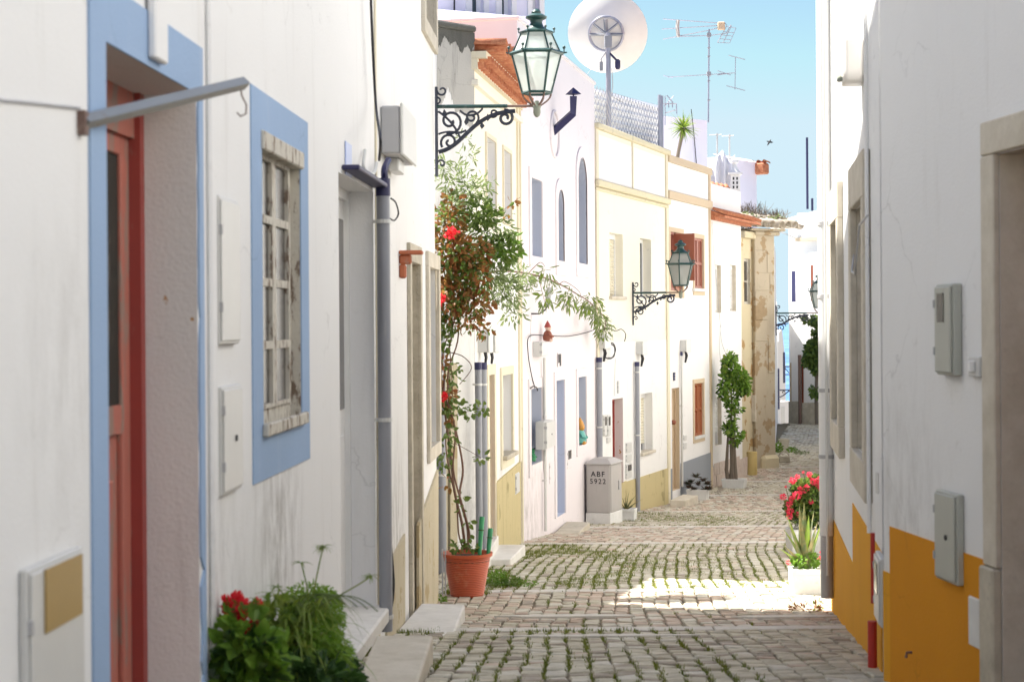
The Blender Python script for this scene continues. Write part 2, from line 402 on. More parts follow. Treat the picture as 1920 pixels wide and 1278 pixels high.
def stone_shape(mb, x0, x1, y0, y1, h, rr, sl=0):
    g = .007; j = lambda a: rr.uniform(-a, a)
    b = [(x0+g+j(.009), y0+g+j(.014)), (x1-g+j(.009), y0+g+j(.014)), (x1-g+j(.009), y1-g+j(.014)), (x0+g+j(.009), y1-g+j(.014))]
    cxm = (x0+x1)/2; cym = (y0+y1)/2
    t = [(cxm+(p[0]-cxm)*.87, cym+(p[1]-cym)*.90) for p in b]
    tl = [h+j(.004) for _ in range(4)]
    vs = [(p[0], p[1], -.04) for p in b]+[(p[0], p[1], h-.008) for p in b]+[(t[i][0], t[i][1], tl[i]) for i in range(4)]
    if sl: vs = [(v[0], v[1], v[2]+sl*(v[1]-cym)) for v in vs]
    fs = []
    for a in (0, 4):
        for i in range(4):
            i2 = (i+1) % 4
            fs.append((a+i, a+i2, a+4+i2, a+4+i))
    fs.append((8, 9, 10, 11))
    mb.add(vs, fs)
def vis(s):
    x, y = s[0], s[3]
    px = 960+FPX*x/y; py = 605+FPX*hh(y)/y
    return py < 1284 and 720 < px < 1690
near = sorted([s for s in stones if vis(s)], key=lambda s: s[3])[:300]
nearset = set(near)
variants = {}
for c in (1, 2, 3, 4):
    for i in range(10):
        mb = MB(); stone_shape(mb, -.5*CW, .5*CW, -.09, .09, .006, rnd)
        me = bpy.data.meshes.new('cobble'); me.from_pydata(mb.v, [], mb.f); me.materials.append(M['cob%d' % c]); variants[c, i] = me
def colr(s):
    k = sect(s[3])
    if k in (2, 4, 6, 8): c = 2 if rnd.random() < .7 else 1
    else: c = 1 if rnd.random() < .95 else 2
    q = rnd.random()
    return 3 if q < .17 else (4 if q > .84 else c)
for s in near:
    o = bpy.data.objects.new('cobble', variants[colr(s), rnd.randrange(10)]); col.objects.link(o); o.parent = street
    o.location = (s[0], s[3], gz(s[3])+rnd.uniform(-.006, .009)); o.scale = (1, (s[2]-s[1])/.18, 1)
    sl = (gz(s[2])-gz(s[1]))/(s[2]-s[1])
    o.rotation_euler = (math.atan(sl)+rnd.uniform(-.03, .03), rnd.uniform(-.05, .05), rnd.uniform(-.07, .07))
far = {1: MB(), 2: MB(), 3: MB(), 4: MB()}
for s in stones:
    if s in nearset: continue
    sl = (gz(s[2])-gz(s[1]))/(s[2]-s[1])
    mb = far[colr(s)]; mb.m = Matrix.Translation((0, 0, gz(s[3])))
    stone_shape(mb, s[0]-CW/2, s[0]+CW/2, s[1], s[2], .006+rnd.uniform(-.004, .006), rnd, sl)
tag(far[1].build('grey_cobbles', M['cob1'], street), kind='stuff')
tag(far[2].build('pink_cobbles', M['cob2'], street), kind='stuff')
tag(far[3].build('pale_cobbles', M['cob3'], street), kind='stuff')
tag(far[4].build('brown_cobbles', M['cob4'], street), kind='stuff')
for s in STR[1:]:
    x = lx(s)-.2
    while x < min(rx(s)+.3, s*.195):
        l = rnd.uniform(.55, .95)
        o = MB().box(0, l-.008, .01, .15, -.08, .012).build('kerb_stone', M['strip'], street, bevel=.008)
        o.location = (x, s, gz(s+.08)); x += l
# pale flat slabs set among the setts
for (px, py, L, wd) in ((1060, 1158, 1.1, .28), (1475, 1162, .85, .3), (1130, 1196, 1.3, .2)):
    D = 14
    for _ in range(25): D = FPX*hh(D)/(py-605)
    x = (px-960)/FPX*D
    vs = []; n = 14
    for a in range(n):
        an = 2*PI*a/n; vs.append((L/2*math.cos(an)*(1+.1*math.sin(a*3)), wd/2*math.sin(an)*(1+.12*math.cos(a*2))))
    mb = MB(); nn = len(vs)
    mb.add([(p[0], p[1], -.02) for p in vs]+[(p[0]*.97, p[1]*.95, .019) for p in vs], [(i, (i+1) % nn, nn+(i+1) % nn, nn+i) for i in range(nn)]+[tuple(nn+i for i in range(nn))])
    o = mb.build('flat_slab', M['strip'], street); o.location = (x, D, gz(D)); o.rotation_euler = (math.atan((gz(D+.1)-gz(D-.1))/.2), 0, 0)
# moss and grass in the joints running along the street
mb = MB(); rm = random.Random(5)
def tuft(mb, x, y, z, n, h, sp):
    for _ in range(n):
        a = rm.uniform(0, 2*PI); bx = x+rm.gauss(0, sp); by = y+rm.gauss(0, sp*1.3)
        dx, dy = math.cos(a)*h*.5, math.sin(a)*h*.5; wd = h*.28
        hz = h*rm.uniform(.5, 1.2)
        mb.add([(bx-dy/h*wd, by+dx/h*wd, z), (bx+dy/h*wd, by-dx/h*wd, z), (bx+dx, by+dy, z+hz)], [(0, 1, 2)])
for k in range(-1, 74):
    y = 7.3
    while y < 36:
        y += .028 if y < 20 else .05
        x = cx(y)+(k-.5)*CW+wob((k-.5)*CW, y)
        if not (lx(y)-.1 < x < rx(y)+.1 and x/y < .24): continue
        dens = MOSS.get(sect(y), .3)
        nz = noise.noise(Vector((x*1.1, y*.55, 3)))*.5+.5
        n2 = noise.noise(Vector((x*5+k*7, y*2.2, 9)))*.5+.5
        edge = 1.0
        if sect(y) == 1: edge = 1 if x < 1.25 else .35
        if sect(y) == 3: edge = 1.25
        if nz*.55+n2*.6 > 1.0-dens*.62*edge+.02:
            tuft(mb, x, y, gz(y)-.003, 4, rm.uniform(.016, .034), .012)
# broad moss cushions
for _ in range(19000):
    s = rm.random()
    if s < .6: y = rm.uniform(16.3, 22.2); x = lx(y)+abs(rm.gauss(0, 1.25))
    elif s < .8: y = rm.uniform(26.5, 31); x = cx(y)+rm.uniform(.1, 3.5)
    else: y = rm.uniform(11.7, 12.0) if rm.random() < .15 else rm.uniform(15.9, 16.2); x = lx(y)+abs(rm.gauss(0, .8))
    if noise.noise(Vector((x*1.1, y*.6, 1))) < .03: continue
    if x > rx(y): continue
    tuft(mb, x, y, gz(y), 3, rm.uniform(.016, .036), .022)
tag(mb.build('moss', M['moss'], street), kind='stuff')

# ---------------------------------------------------------------- facades
class Fac:
    def __init__(s, name, label, cat, x0, D0, x1, D1, ext0=0, ext1=0, group=None):
        A = W(x0, 700, D0); B = W(x1, 700, D1)
        A.z = B.z = 0
        t = (B-A).normalized(); A = A-t*ext0; B = B+t*ext1
        s.P0 = A; s.t = t; s.n = Vector((t.y, -t.x, 0)); s.L = (B-A).length
        s.z0 = min(gz(A.y), gz(B.y))-.3
        s.rz = math.atan2(t.y, t.x)
        s.root = empty(name, label, cat, (A.x, A.y, s.z0), s.rz, group)
    def p(s, px, py, out=0):
        d = ray(px, py); o = Vector((0, 0, EZ))
        k = (out-(o-s.P0).dot(s.n))/d.dot(s.n)
        P = o+d*k
        return ((P-s.P0).dot(s.t), -out, P.z-s.z0)
    def wp(s, px, py, out=0):
        u, y, z = s.p(px, py, out)
        return s.w(u, y, z)
    def w(s, u, y, z): return s.P0+s.t*u-s.n*y+Vector((0, 0, s.z0+z))
    def r(s, x0, x1, yt, yb, out=0):
        xm = (x0+x1)/2; ym = (yt+yb)/2
        return (s.p(x0, ym, out)[0], s.p(x1, ym, out)[0], s.p(xm, yb, out)[2], s.p(xm, yt, out)[2])
    def z(s, px, py): return s.p(px, py)[2]
    def wall(s, top, holes=(), mat=None, rev=.2, depth=5, revmat=None, name='wall'):
        """top: height (number, or list of (u, z) from u=0 to u=L); holes: rects (u0,u1,z0,z1) or polygons"""
        if isinstance(top, (int, float)): top = [(0, top), (s.L, top)]
        outer = [(0, -1.2), (s.L, -1.2)]+[(u, z) for u, z in reversed(top)]
        hs = []
        for h in holes:
            if len(h) == 4 and not isinstance(h[0], (tuple, list)): h = [(h[0], h[2]), (h[1], h[2]), (h[1], h[3]), (h[0], h[3])]
            hs.append(list(h))
        mb = MB()
        bbs = [(min(p[0] for p in h), max(p[0] for p in h), min(p[1] for p in h), max(p[1] for p in h)) for h in hs]
        us = sorted({0, s.L}|{p[0] for p in top}|{min(max(v, 0), s.L) for b in bbs for v in b[:2]})
        def tz(u):
            for (a, za), (b, zb) in zip(top, top[1:]):
                if u <= b+1e-9: return za+(zb-za)*(u-a)/(b-a)
            return top[-1][1]
        for a, b in zip(us, us[1:]):
            if b-a < 1e-6: continue
            m = (a+b)/2; z = -1.2
            for q in sorted([q for q in bbs if q[0] < m < q[1]], key=lambda q: q[2]):
                if q[2] > z: mb.add([(a, 0, z), (b, 0, z), (b, 0, q[2]), (a, 0, q[2])], [(0, 1, 2, 3)])
                z = max(z, q[3])
            if z < min(tz(a), tz(b)): mb.add([(a, 0, z), (b, 0, z), (b, 0, tz(b)), (a, 0, tz(a))], [(0, 1, 2, 3)])
        for h, q in zip(hs, bbs):
            if len(h) > 4:
                um = (q[0]+q[1])/2
                for sd_, cu in ((1, q[1]), (-1, q[0])):
                    pts = [p for p in h if (p[0]-um)*sd_ >= -1e-6 and p[1] > q[2]+1e-6]
                    for p0, p1 in zip(pts, pts[1:]): mb.add([(cu, 0, q[3]), (p0[0], 0, p0[1]), (p1[0], 0, p1[1])], [(0, 1, 2) if sd_ < 0 else (0, 1, 2)])
        n = len(outer)
        for i in range(n):
            a, b = outer[i], outer[(i+1) % n]
            mb.add([(a[0], 0, a[1]), (b[0], 0, b[1]), (b[0], depth, b[1]), (a[0], depth, a[1])], [(3, 2, 1, 0)])
        mb.add([(p[0], depth, p[1]) for p in outer], [tuple(range(n))[::-1]])
        o = mb.build(name, mat, s.root)
        k = 0
        for h in hs:
            rb = MB(); m = len(h)
            for i in range(m):
                a, b = h[i], h[(i+1) % m]
                rb.add([(a[0], 0, a[1]), (b[0], 0, b[1]), (b[0], rev+.06, b[1]), (a[0], rev+.06, a[1])], [(0, 1, 2, 3)])
            rm_ = revmat[k] if isinstance(revmat, (list, tuple)) else revmat
            rb.build('reveal', rm_ or mat, s.root); k += 1
        s.rev = rev
        return o
    def slab(s, poly, out0, out1, mat, name, parent=None, bevel=0):
        pts = [s.p(x, y) for x, y in poly]
        return MB().prism([(q[0], q[2]) for q in pts], -out1, -out0).build(name, mat, parent or s.root, bevel=bevel)
    def ring(s, rc, wd, out, mat, name='surround', inset=0, wb=None, bevel=0, wt=None):
        u0, u1, z0, z1 = rc; wb = wd if wb is None else wb; wt = wd if wt is None else wt
        mb = MB(); y0, y1 = -out, inset
        mb.box(u0-wd, u0, y0, y1, z0, z1); mb.box(u1, u1+wd, y0, y1, z0, z1)
        mb.box(u0-wd, u1+wd, y0, y1, z1, z1+wt)
        if wb: mb.box(u0-wd, u1+wd, y0, y1, z0-wb, z0)
        return mb.build(name, mat, s.root, bevel=bevel)
    def thing(s, name, label, cat, px, py, out=0, group=None):
        P = s.wp(px, py, out)
        return empty(name, label, cat, P, s.rz, group)

def pane_window(F, rc, rev, mat, nx=2, nz=3, glass='glass', bar=.03, fr=.05, name='window', parent=None):
    u0, u1, z0, z1 = rc
    y0 = rev-.03
    mb = MB()
    mb.box(u0, u0+fr, y0, y0+.06, z0, z1); mb.box(u1-fr, u1, y0, y0+.06, z0, z1)
    mb.box(u0+fr, u1-fr, y0, y0+.06, z0, z0+fr); mb.box(u0+fr, u1-fr, y0, y0+.06, z1-fr, z1)
    win = mb.build(name, mat, F.root)
    iu = (u1-u0-2*fr)/nx
    for i in range(nx):
        a = u0+fr+i*iu; b = a+iu
        sb = MB(); q = y0-.012
        sb.box(a, a+bar*1.3, q, q+.04, z0+fr, z1-fr); sb.box(b-bar*1.3, b, q, q+.04, z0+fr, z1-fr)
        iz = (z1-z0-2*fr)/nz
        for j in range(nz+1):
            zc = z0+fr+j*iz
            zz0 = max(z0+fr, zc-bar/2); zz1 = min(z1-fr, zc+bar/2)
            sb.box(a+bar*1.3, b-bar*1.3, q, q+.04, zz0, zz1)
        sb.build('sash', mat, win)
        for j in range(nz):
            zc = z0+fr+j*iz
            box_obj('pane', (a+bar*1.3, b-bar*1.3, q+.018, q+.026, zc+bar/2, zc+iz-bar/2), M[glass], win)
    return win
def roller(F, rc, rev, mat, pitch=.055, open_=0):
    u0, u1, z0, z1 = rc
    y0 = rev-.03
    win = MB().box(u0, u0+.03, y0-.02, y0+.05, z0, z1).box(u1-.03, u1, y0-.02, y0+.05, z0, z1).box(u0+.03, u1-.03, y0-.03, y0+.05, z1-.09, z1).build('window', M['whitewood'], F.root)
    mb = MB(); z = z1-.09-pitch
    while z > z0+open_:
        mb.add([(u0+.03, y0+.012, z+.004), (u1-.03, y0+.012, z+.004), (u1-.03, y0-.008, z+pitch*.5), (u0+.03, y0-.008, z+pitch*.5), (u1-.03, y0+.012, z+pitch-.004), (u0+.03, y0+.012, z+pitch-.004),
                (u0+.03, y0+.02, z), (u1-.03, y0+.02, z), (u1-.03, y0+.02, z+pitch), (u0+.03, y0+.02, z+pitch)], [(0,1,2,3),(3,2,4,5),(6,7,1,0),(5,4,8,9)])
        z -= pitch
    tag(mb.build('slats', mat, win), kind='stuff')
    box_obj('backing', (u0+.03, u1-.03, y0+.03, y0+.045, z0, z1-.09), M['glass'] if open_ else mat, win)
    return win
def louver(F, rc, y0, mat, leaves=2, nm='shutter'):
    u0, u1, z0, z1 = rc; wd = (u1-u0)/leaves
    for i in range(leaves):
        a = u0+i*wd+.004; b = a+wd-.008; f = .05
        mb = MB().box(a, a+f, y0, y0+.04, z0, z1).box(b-f, b, y0, y0+.04, z0, z1)
        zm = (z0+z1)/2
        for q0, q1 in ((z0, z0+f), (z1-f, z1), (zm-f/2, zm+f/2)): mb.box(a+f, b-f, y0, y0+.04, q0, q1)
        sh = mb.build(nm, mat, F.root)
        sl = MB()
        for (q0, q1) in ((z0+f, zm-f/2), (zm+f/2, z1-f)):
            z = q0
            while z < q1-.03:
                sl.add([(a+f, y0+.006, z), (b-f, y0+.006, z), (b-f, y0+.034, z+.05), (a+f, y0+.034, z+.05), (a+f, y0+.012, z-.004), (b-f, y0+.012, z-.004), (b-f, y0+.038, z+.044), (a+f, y0+.038, z+.044)],
                       [(0,1,2,3), (7,6,5,4), (4,5,1,0)])
                z += .045
        tag(sl.build('slats', mat, sh), kind='stuff')
def door_leaf(F, rc, rev, mat, panels=True, hm='metal', glass=None, name='door'):
    u0, u1, z0, z1 = rc; y0 = rev-.02
    d = MB().box(u0, u1, y0, y0+.05, z0, z1).build(name, mat, F.root)
    fr = .06
    MB().box(u0, u0+fr, y0-.03, y0, z0, z1).box(u1-fr, u1, y0-.03, y0, z0, z1).box(u0+fr, u1-fr, y0-.03, y0, z1-fr, z1).build('door_frame', mat, d)
    if panels:
        a, b = u0+fr+.08, u1-fr-.08; h = z1-z0
        for q0, q1 in ((z0+.15, z0+h*.42), (z0+h*.48, z1-fr-.12)):
            m = glass and q0 > z0+h*.3
            box_obj('pane' if m else 'panel', (a, b, y0-.012, y0, q0, q1), M[glass] if m else mat, d, bevel=.006)
    hb = MB().tube([(u0+.14, y0-.0, z0+1.0), (u0+.14, y0-.05, z0+1.0), (u0+.22, y0-.05, z0+1.0)], .01)
    hb.build('handle', M[hm], d)
    return d
def cable(name, label, pts, r=.006, mat='black', group=None):
    # smooth through given world points
    P = [Vector(p) for p in pts]; out = []
    for i in range(len(P)-1):
        p0 = P[max(i-1, 0)]; p1 = P[i]; p2 = P[i+1]; p3 = P[min(i+2, len(P)-1)]
        for k in range(6):
            t = k/6
            out.append(.5*((2*p1)+(-p0+p2)*t+(2*p0-5*p1+4*p2-p3)*t*t+(-p0+3*p1-3*p2+p3)*t**3))
    out.append(P[-1])
    b = P[0].copy()
    o = MB().tube([q-b for q in out], r, 6).build(name, M[mat], smooth=True); o.location = b
    return tag(o, label, 'cable', group)
def text(s, size, mat, parent, loc, rot, depth=.002, bold=.006):
    c = bpy.data.curves.new('lettering', 'FONT'); c.body = s; c.size = size; c.extrude = depth; c.offset = bold*size; c.align_x = 'CENTER'; c.space_character = 1.25
    o = bpy.data.objects.new('tmp', c); col.objects.link(o)
    dg = bpy.context.evaluated_depsgraph_get(); me = bpy.data.meshes.new_from_object(o.evaluated_get(dg))
    bpy.data.objects.remove(o); me.materials.clear(); me.materials.append(mat)
    n = bpy.data.objects.new('lettering', me); col.objects.link(n); n.parent = parent; n.location = loc; n.rotation_euler = rot
    return n

def leaf(mb, c, d, nrm, L, wd):
    """one leaf: six-vertex folded blade from c along d"""
    s = d.cross(nrm)
    if s.length < 1e-4: return
    s.normalize(); n = s.cross(d).normalized()
    p = [c, c+d*L*.35+s*wd/2+n*wd*.15, c+d*L*.35-s*wd/2+n*wd*.15, c+d*L*.72+s*wd*.38+n*wd*.1, c+d*L*.72-s*wd*.38+n*wd*.1, c+d*L-n*wd*.15, c+d*L*.4]
    mb.add(p, [(0, 1, 6), (0, 6, 2), (6, 1, 3, 5), (6, 5, 4, 2)])
def rv(r=random):
    while True:
        v = Vector((r.uniform(-1, 1), r.uniform(-1, 1), r.uniform(-1, 1)))
        if .05 < v.length < 1: return v
def clump(mb, c, rad, n, L, wd, droop=.3, hollow=.0):
    c = Vector(c)
    for _ in range(n):
        v = rv()
        q = c+Vector((v.x*rad[0], v.y*rad[1], v.z*rad[2]))
        d = (v+rv()*.9+Vector((0, 0, -droop))).normalized()
        leaf(mb, q, d, rv().normalized(), L*random.uniform(.6, 1.25), wd*random.uniform(.7, 1.2))
def blade(mb, b, d, L, wd, droop=.4, n=6, thick=.0):
    b = Vector(b); d = Vector(d).normalized(); s = d.cross(Vector((0, 0, 1)))
    if s.length < 1e-3: s = Vector((1, 0, 0))
    s.normalize(); up = s.cross(d).normalized(); p = b.copy(); vs = []; fs = []
    for i in range(n+1):
        t = i/n; wv = wd*(1-t)**.7*(.75+.5*min(t*3, 1)*(1-t))
        if i == n: wv = .001
        vs += [p-s*wv/2+up*wv*.22, p-up*thick*(1-t), p+s*wv/2+up*wv*.22]
        p = p+d*(L/n); d = (d+Vector((0, 0, -droop/n))).normalized(); up = s.cross(d).normalized()
    for i in range(n):
        a = i*3
        fs += [(a, a+1, a+4, a+3), (a+1, a+2, a+5, a+4)]
    mb.add(vs, fs)
def flower(mb, c, r, n=14):
    c = Vector(c); k = .75 if n < 30 else .5
    for _ in range(n):
        v = rv().normalized(); q = c+v*r*random.uniform(.5, 1)
        leaf(mb, q-v*r*.25, (v+rv()*.7).normalized(), rv(), r*k, r*k*.9)

# ================================================================ HOUSE A (near left, blue trims)
A = Fac('house', 'near white house with sky-blue door and window surrounds, at left edge', 'house', 0, 4489/1120, 705, 4489/415, ext0=3.2)
holeD = A.r(193, 366, 0, 10); dz1 = A.z(366, 176); dz0 = A.z(360, 1278)-.1
hA1 = (holeD[0], holeD[1], .12, dz1)
wA = A.r(486, 559, 0, 10); wz1 = A.z(522, 268); wz0 = A.z(525, 792)
hA2 = (wA[0], wA[1], wz0, wz1)
d2 = A.r(632, 697, 0, 10); hA3 = (d2[0], d2[1], A.z(665, 1188), A.z(665, 340))
A_TOP = EZ+6.6-A.z0
A.wall(A_TOP, [hA1, hA2, hA3], M['whiteA'], rev=.25, depth=6, revmat=[M['reveal'], M['oldwood'], M['revealgrey']])
# blue door surround: left strip, right strip, lintel; the worn edge lets white show
bl = A.r(163, 366, 0, 10); ztop = A.z(374, 90)
u_r = A.p(380, 640)[0]
jr = random.Random(2); jag = [(u_r, 0), (u_r, dz1)]+[(hA1[1]+abs(jr.gauss(0, .010))*(1.6 if k > 28 else .8), dz1-k*dz1/60) for k in range(61)]
MB().box(bl[0], hA1[0], -.008, 0, 0, dz1).prism(jag, -.008, 0).box(bl[0], u_r, -.008, 0, dz1, ztop).build('door_surround', M['blue'], A.root)
kb = A.r(270, 297, 5, 115)
box_obj('keystone', (kb[0]+.01, kb[1]-.01, -.035, -.008, kb[2], kb[3]+.1), M['whiteA'], A.root, bevel=.006)
# faded red door with dark dusty pane
dy = .245
dr = MB().box(hA1[0], hA1[1]-.055, dy, dy+.05, 0, hA1[3]-.16).build('door', M['redfade'], A.root)
box_obj('door_jamb', (hA1[1]-.055, hA1[1], dy-.06, dy+.05, 0, hA1[3]), M['red'], dr)
box_obj('door_head', (hA1[0], hA1[1]-.055, dy-.04, dy+.05, hA1[3]-.16, hA1[3]), M['redfade'], dr)
sL = hA1[1]-.055
pz1 = A.z(215, 235); pz0 = A.z(215, 785)
MB().box(sL-.10, sL, dy-.02, dy, 0, hA1[3]-.16).box(hA1[0], sL-.10, dy-.02, dy, pz1, hA1[3]-.16).box(hA1[0], sL-.10, dy-.02, dy, pz0-.1, pz0).build('stile', M['redfade'], dr, bevel=.004)
box_obj('pane', (hA1[0], sL-.10, dy-.008, dy-.003, pz0, pz1), M['dark'], dr)
box_obj('panel', (hA1[0]+.1, sL-.17, dy-.012, dy, .25, pz0-.25), M['redfade'], dr, bevel=.008)
# window: blue surround with old peeling casement
s0 = A.r(467, 573, 0, 10); sz1 = A.z(520, 193); sz0 = A.z(525, 884)
MB().box(s0[0], hA2[0], -.007, 0, hA2[2], hA2[3]).box(hA2[1], s0[1], -.007, 0, hA2[2], hA2[3]).box(s0[0], s0[1], -.007, 0, hA2[3], sz1).box(s0[0], s0[1], -.007, 0, sz0, hA2[2]).build('window_surround', M['blue'], A.root)
wn = pane_window(A, hA2, .075, M['oldwood'], 2, 4, 'glassold', .035, .07)
MB().box(hA2[0]-.03, hA2[1]+.03, -.035, -.007, hA2[2]-.035, hA2[2]+.02).build('sill', M['oldwood'], wn, bevel=.006)
MB().box(hA2[0]-.015, hA2[1]+.015, -.022, .04, hA2[3]-.07, hA2[3]+.01).build('head_moulding', M['oldwood'], wn, bevel=.006)
# second door, white, tall
door_leaf(A, hA3, .2, M['whitewood'], True, glass='glassold')
MB().box(hA3[0]-.04, hA3[1]+.05, -.09, .2, hA3[2]-.09, hA3[2]+.005).build('threshold', M['marble'], A.root, bevel=.012)
lt = A.z(672, 337)
box_obj('door_hood', (hA3[0]+.12, hA3[1]-.02, -.10, 0, lt, lt+.028), M['navy'], A.root, bevel=.006)
# thin raised rib between door and window, faint conduit joint
rb = A.r(384, 392, 0, 10); box_obj('plaster_rib', (rb[0], rb[1]+.02, -.02, 0, 0, A_TOP-.5), M['whiteA'], A.root, bevel=.008)
def hatch(F, x0, x1, yt, yb, name, label, mat, depth=.03, door=True, lock=True, group=None, window=None, cat='meter box'):
    u0, u1, z0, z1 = F.r(x0, x1, yt, yb, depth)
    P = F.w((u0+u1)/2, 0, z0)
    r = empty(name, label, cat, P, F.rz, group); wd = (u1-u0)/2; h = z1-z0
    MB().box(-wd, wd, -depth*.75, -.001, 0, h).build('box', mat, r, bevel=.005)
    if door:
        dd = MB().box(-wd+.012, wd-.012, -depth, -depth*.75, .012, h-.012).build('door', mat, r, bevel=.004)
        for q_ in (.22, .74): MB().box(-wd+.004, -wd+.016, -depth-.004, -depth*.7, h*q_, h*q_+.035).build('hinge', M['plasticgrey'], dd)
        if lock: MB().tube([(wd*.2, -depth-.006, h*.5), (wd*.2, -depth, h*.5)], .012, 8).build('lock', M['black'], dd)
        if window:
            a, b, c, d = window
            box_obj('pane', (-wd+2*wd*a, -wd+2*wd*b, -depth-.004, -depth, h*c, h*d), M['glassold'], dd)
    return r
hatch(A, 415, 452, 372, 645, 'meter_hatch', 'upper narrow grey meter hatch left of the blue window surround', M['plasticlight'], .03, lock=False)
hatch(A, 420, 457, 722, 922, 'meter_hatch', 'lower grey meter hatch with keyhole, below the other left of the blue window', M['plasticlight'], .03)
r = hatch(A, 58, 162, 1045, 1500, 'wall_box', 'pale wall box with square ochre panel, left of the blue door', M['plasticlight'], .03, lock=False, cat='wall box')
o = A.r(90, 158, 1052, 1168, .04); c0 = A.r(58, 162, 1045, 1500, .03); um = (c0[0]+c0[1])/2
box_obj('ochre_panel', (o[0]-um, o[1]-um, -.036, -.0305, o[2]-c0[2], o[3]-c0[2]), M['ochreglass'], r)
# steel rail sticking out over the door
P1 = A.wp(155, 229, .01); P2 = W(458, 156, 5.75)
dd_ = P2-P1
RR_ = .022
r = empty('steel_rail', 'weathered steel angle bar jutting out over the blue-framed door', 'metal bar', P1)
MB().tube([(0, 0, 0), dd_], RR_, 4).build('bar', M['metal'], r)
MB().box(-.012, .012, -.02, .02, -.035, .03).build('wall_plate', M['rusty'], r)
h0 = dd_*.97
MB().tube([h0+Vector((0, 0, -.0)), h0+Vector((.005, 0, -.04)), h0+Vector((.02, 0, -.07)), h0+Vector((.018, 0, -.10)), h0+Vector((0, 0, -.108)), h0+Vector((-.012, 0, -.095))], .003, 6).build('wire_hook', M['rusty'], r, smooth=True)
MB().box(-.012, .012, -.002, .002, -.02, .0).build('clip', M['rusty'], r).location = h0+Vector((-.02, 0, .01))
hatch(A, 650, 661, 268, 330, 'house_number_plate', 'small pale blue plaque on the white wall above the dark door hood', paint('pale_blue_enamel', (.45, .52, .8), .3), .012, door=False, cat='plaque')
cable('cable', 'faint thin wire across the plaster at the far left edge, above the steel rail', [A.wp(-20, 186, .006), A.wp(60, 193, .006), A.wp(150, 203, .006)], .004, 'plasticgrey')
cable('conduit_loop', 'white conduit looping beside the plaque toward the grey junction box', [A.wp(684, 282, .02), A.wp(682, 312, .03), A.wp(690, 326, .04), A.wp(702, 322, .04), A.wp(706, 305, .04)], .012, 'plasticlight')

# ================================================================ HOUSE B (second left)
B = Fac('house', 'white house with stone door and window frames behind the long grey pipe', 'house', 705, 4198/388, 817, 4198/276)
bd = B.r(762, 779, 0, 10); hB1 = (bd[0], bd[1], B.z(770, 1170), B.z(770, 492))
bw = B.r(797, 814, 0, 10); hB2 = (bw[0], bw[1], B.z(805, 838), B.z(805, 502))
bu = B.r(792, 812, 0, 10); hB3 = (bu[0], bu[1], B.z(802, 52), B.z(802, -190))
B.wall([(0, EZ+6.3-B.z0), (B.L*.55, EZ+6.0-B.z0), (B.L, EZ+5.2-B.z0)], [hB1, hB2, hB3], M['white'], rev=.16, depth=2.2, revmat=[M['stonedk'], M['stone'], M['stone']])
B.ring(hB1, .11, .03, M['stonedk'], 'door_surround', wb=0, wt=.14, bevel=.004)
B.ring(hB2, .13, .03, M['stone'], 'window_surround', wb=.12, bevel=.004)
B.ring(hB3, .11, .035, M['stone'], 'window_surround', wb=.13, bevel=.004)
door_leaf(B, hB1, .15, M['oldwood']); pane_window(B, hB2, .15, M['whitewood'], 2, 3); pane_window(B, hB3, .15, M['whitewood'], 2, 3)
B.slab([(781, 985), (818, 880), (818, 1150), (781, 1230)], 0, .02, M['dadoB'], 'dado')
B.slab([(722, 1065), (756, 1000), (756, 1260), (722, 1330)], 0, .015, M['dadoB'], 'dado')
MB().box(0, .05, -.012, 0, 0, B.z(710, -60)).build('corner_joint', M['creamdk'], B.root)
r = B.thing('junction_box', 'grey junction box with cables on the corner of the first two houses', 'junction box', 728, 300, 0)
bx = B.r(712, 742, 207, 300, .1); wd = (bx[1]-bx[0])/2; h = bx[3]-bx[2]
MB().box(-wd, wd, -.13, 0, 0, h).build('box', M['plasticgrey'], r, bevel=.012)
MB().box(-wd-.01, wd+.01, -.15, -.13, -.01, h+.02).build('lid', M['plasticlight'], r, bevel=.012)
MB().box(-wd*.4, wd*.4, -.09, -.02, -.09, 0).build('gland', M['plasticlight'], r, bevel=.008)
def downpipe(F, px, yt, yb, rad, name, label, mat, cat='pipe', clips=(), out=None, top=None, group=None, bottom_mat=None):
    out = rad+.025 if out is None else out
    P = F.wp(px, yb, out); Pt = F.wp(px, yt, out)
    h = Pt.z-P.z
    r = empty(name, label, cat, P, F.rz, group)
    MB().tube([(0, 0, 0), (0, 0, h)], rad, 14).build('pipe', M[mat], r, smooth=True)
    for c in clips:
        zc = F.wp(px, c, out).z-P.z
        MB().tube([(0, 0, zc-.012), (0, 0, zc+.012)], rad+.006, 14).box(-.012, .012, 0, out, zc-.01, zc+.01).build('clip', M['plasticlight'], r)
    if top:
        MB().tube([(0, 0, h-top[0]), (0, 0, h+.02)], rad+.004, 14).build('collar', M[top[1]], r, smooth=True)
    return r
downpipe(B, 724, 345, 1182, .042, 'conduit_pipe', 'long thick grey pipe with navy collar running down below the grey junction box', 'pipe', clips=(418, 785, 1155), top=(.09, 'navy'))
cable('cable', 'black cable hanging from the top left wall into the grey junction box', [B.wp(694, -40, .05), B.wp(699, 90, .05), B.wp(705, 200, .06), B.wp(713, 262, .18), B.wp(711, 300, .12)], .009)
cable('cable', 'thick navy cable between the grey junction box and the long pipe', [B.wp(728, 300, .08), B.wp(721, 318, .08), B.wp(722, 350, .075)], .022, 'navy')
cable('cable', 'thin black cable looping out beside the top of the long grey pipe', [B.wp(733, 372, .03), B.wp(742, 380, .05), B.wp(747, 400, .05), B.wp(740, 413, .04), B.wp(731, 410, .03)], .006)
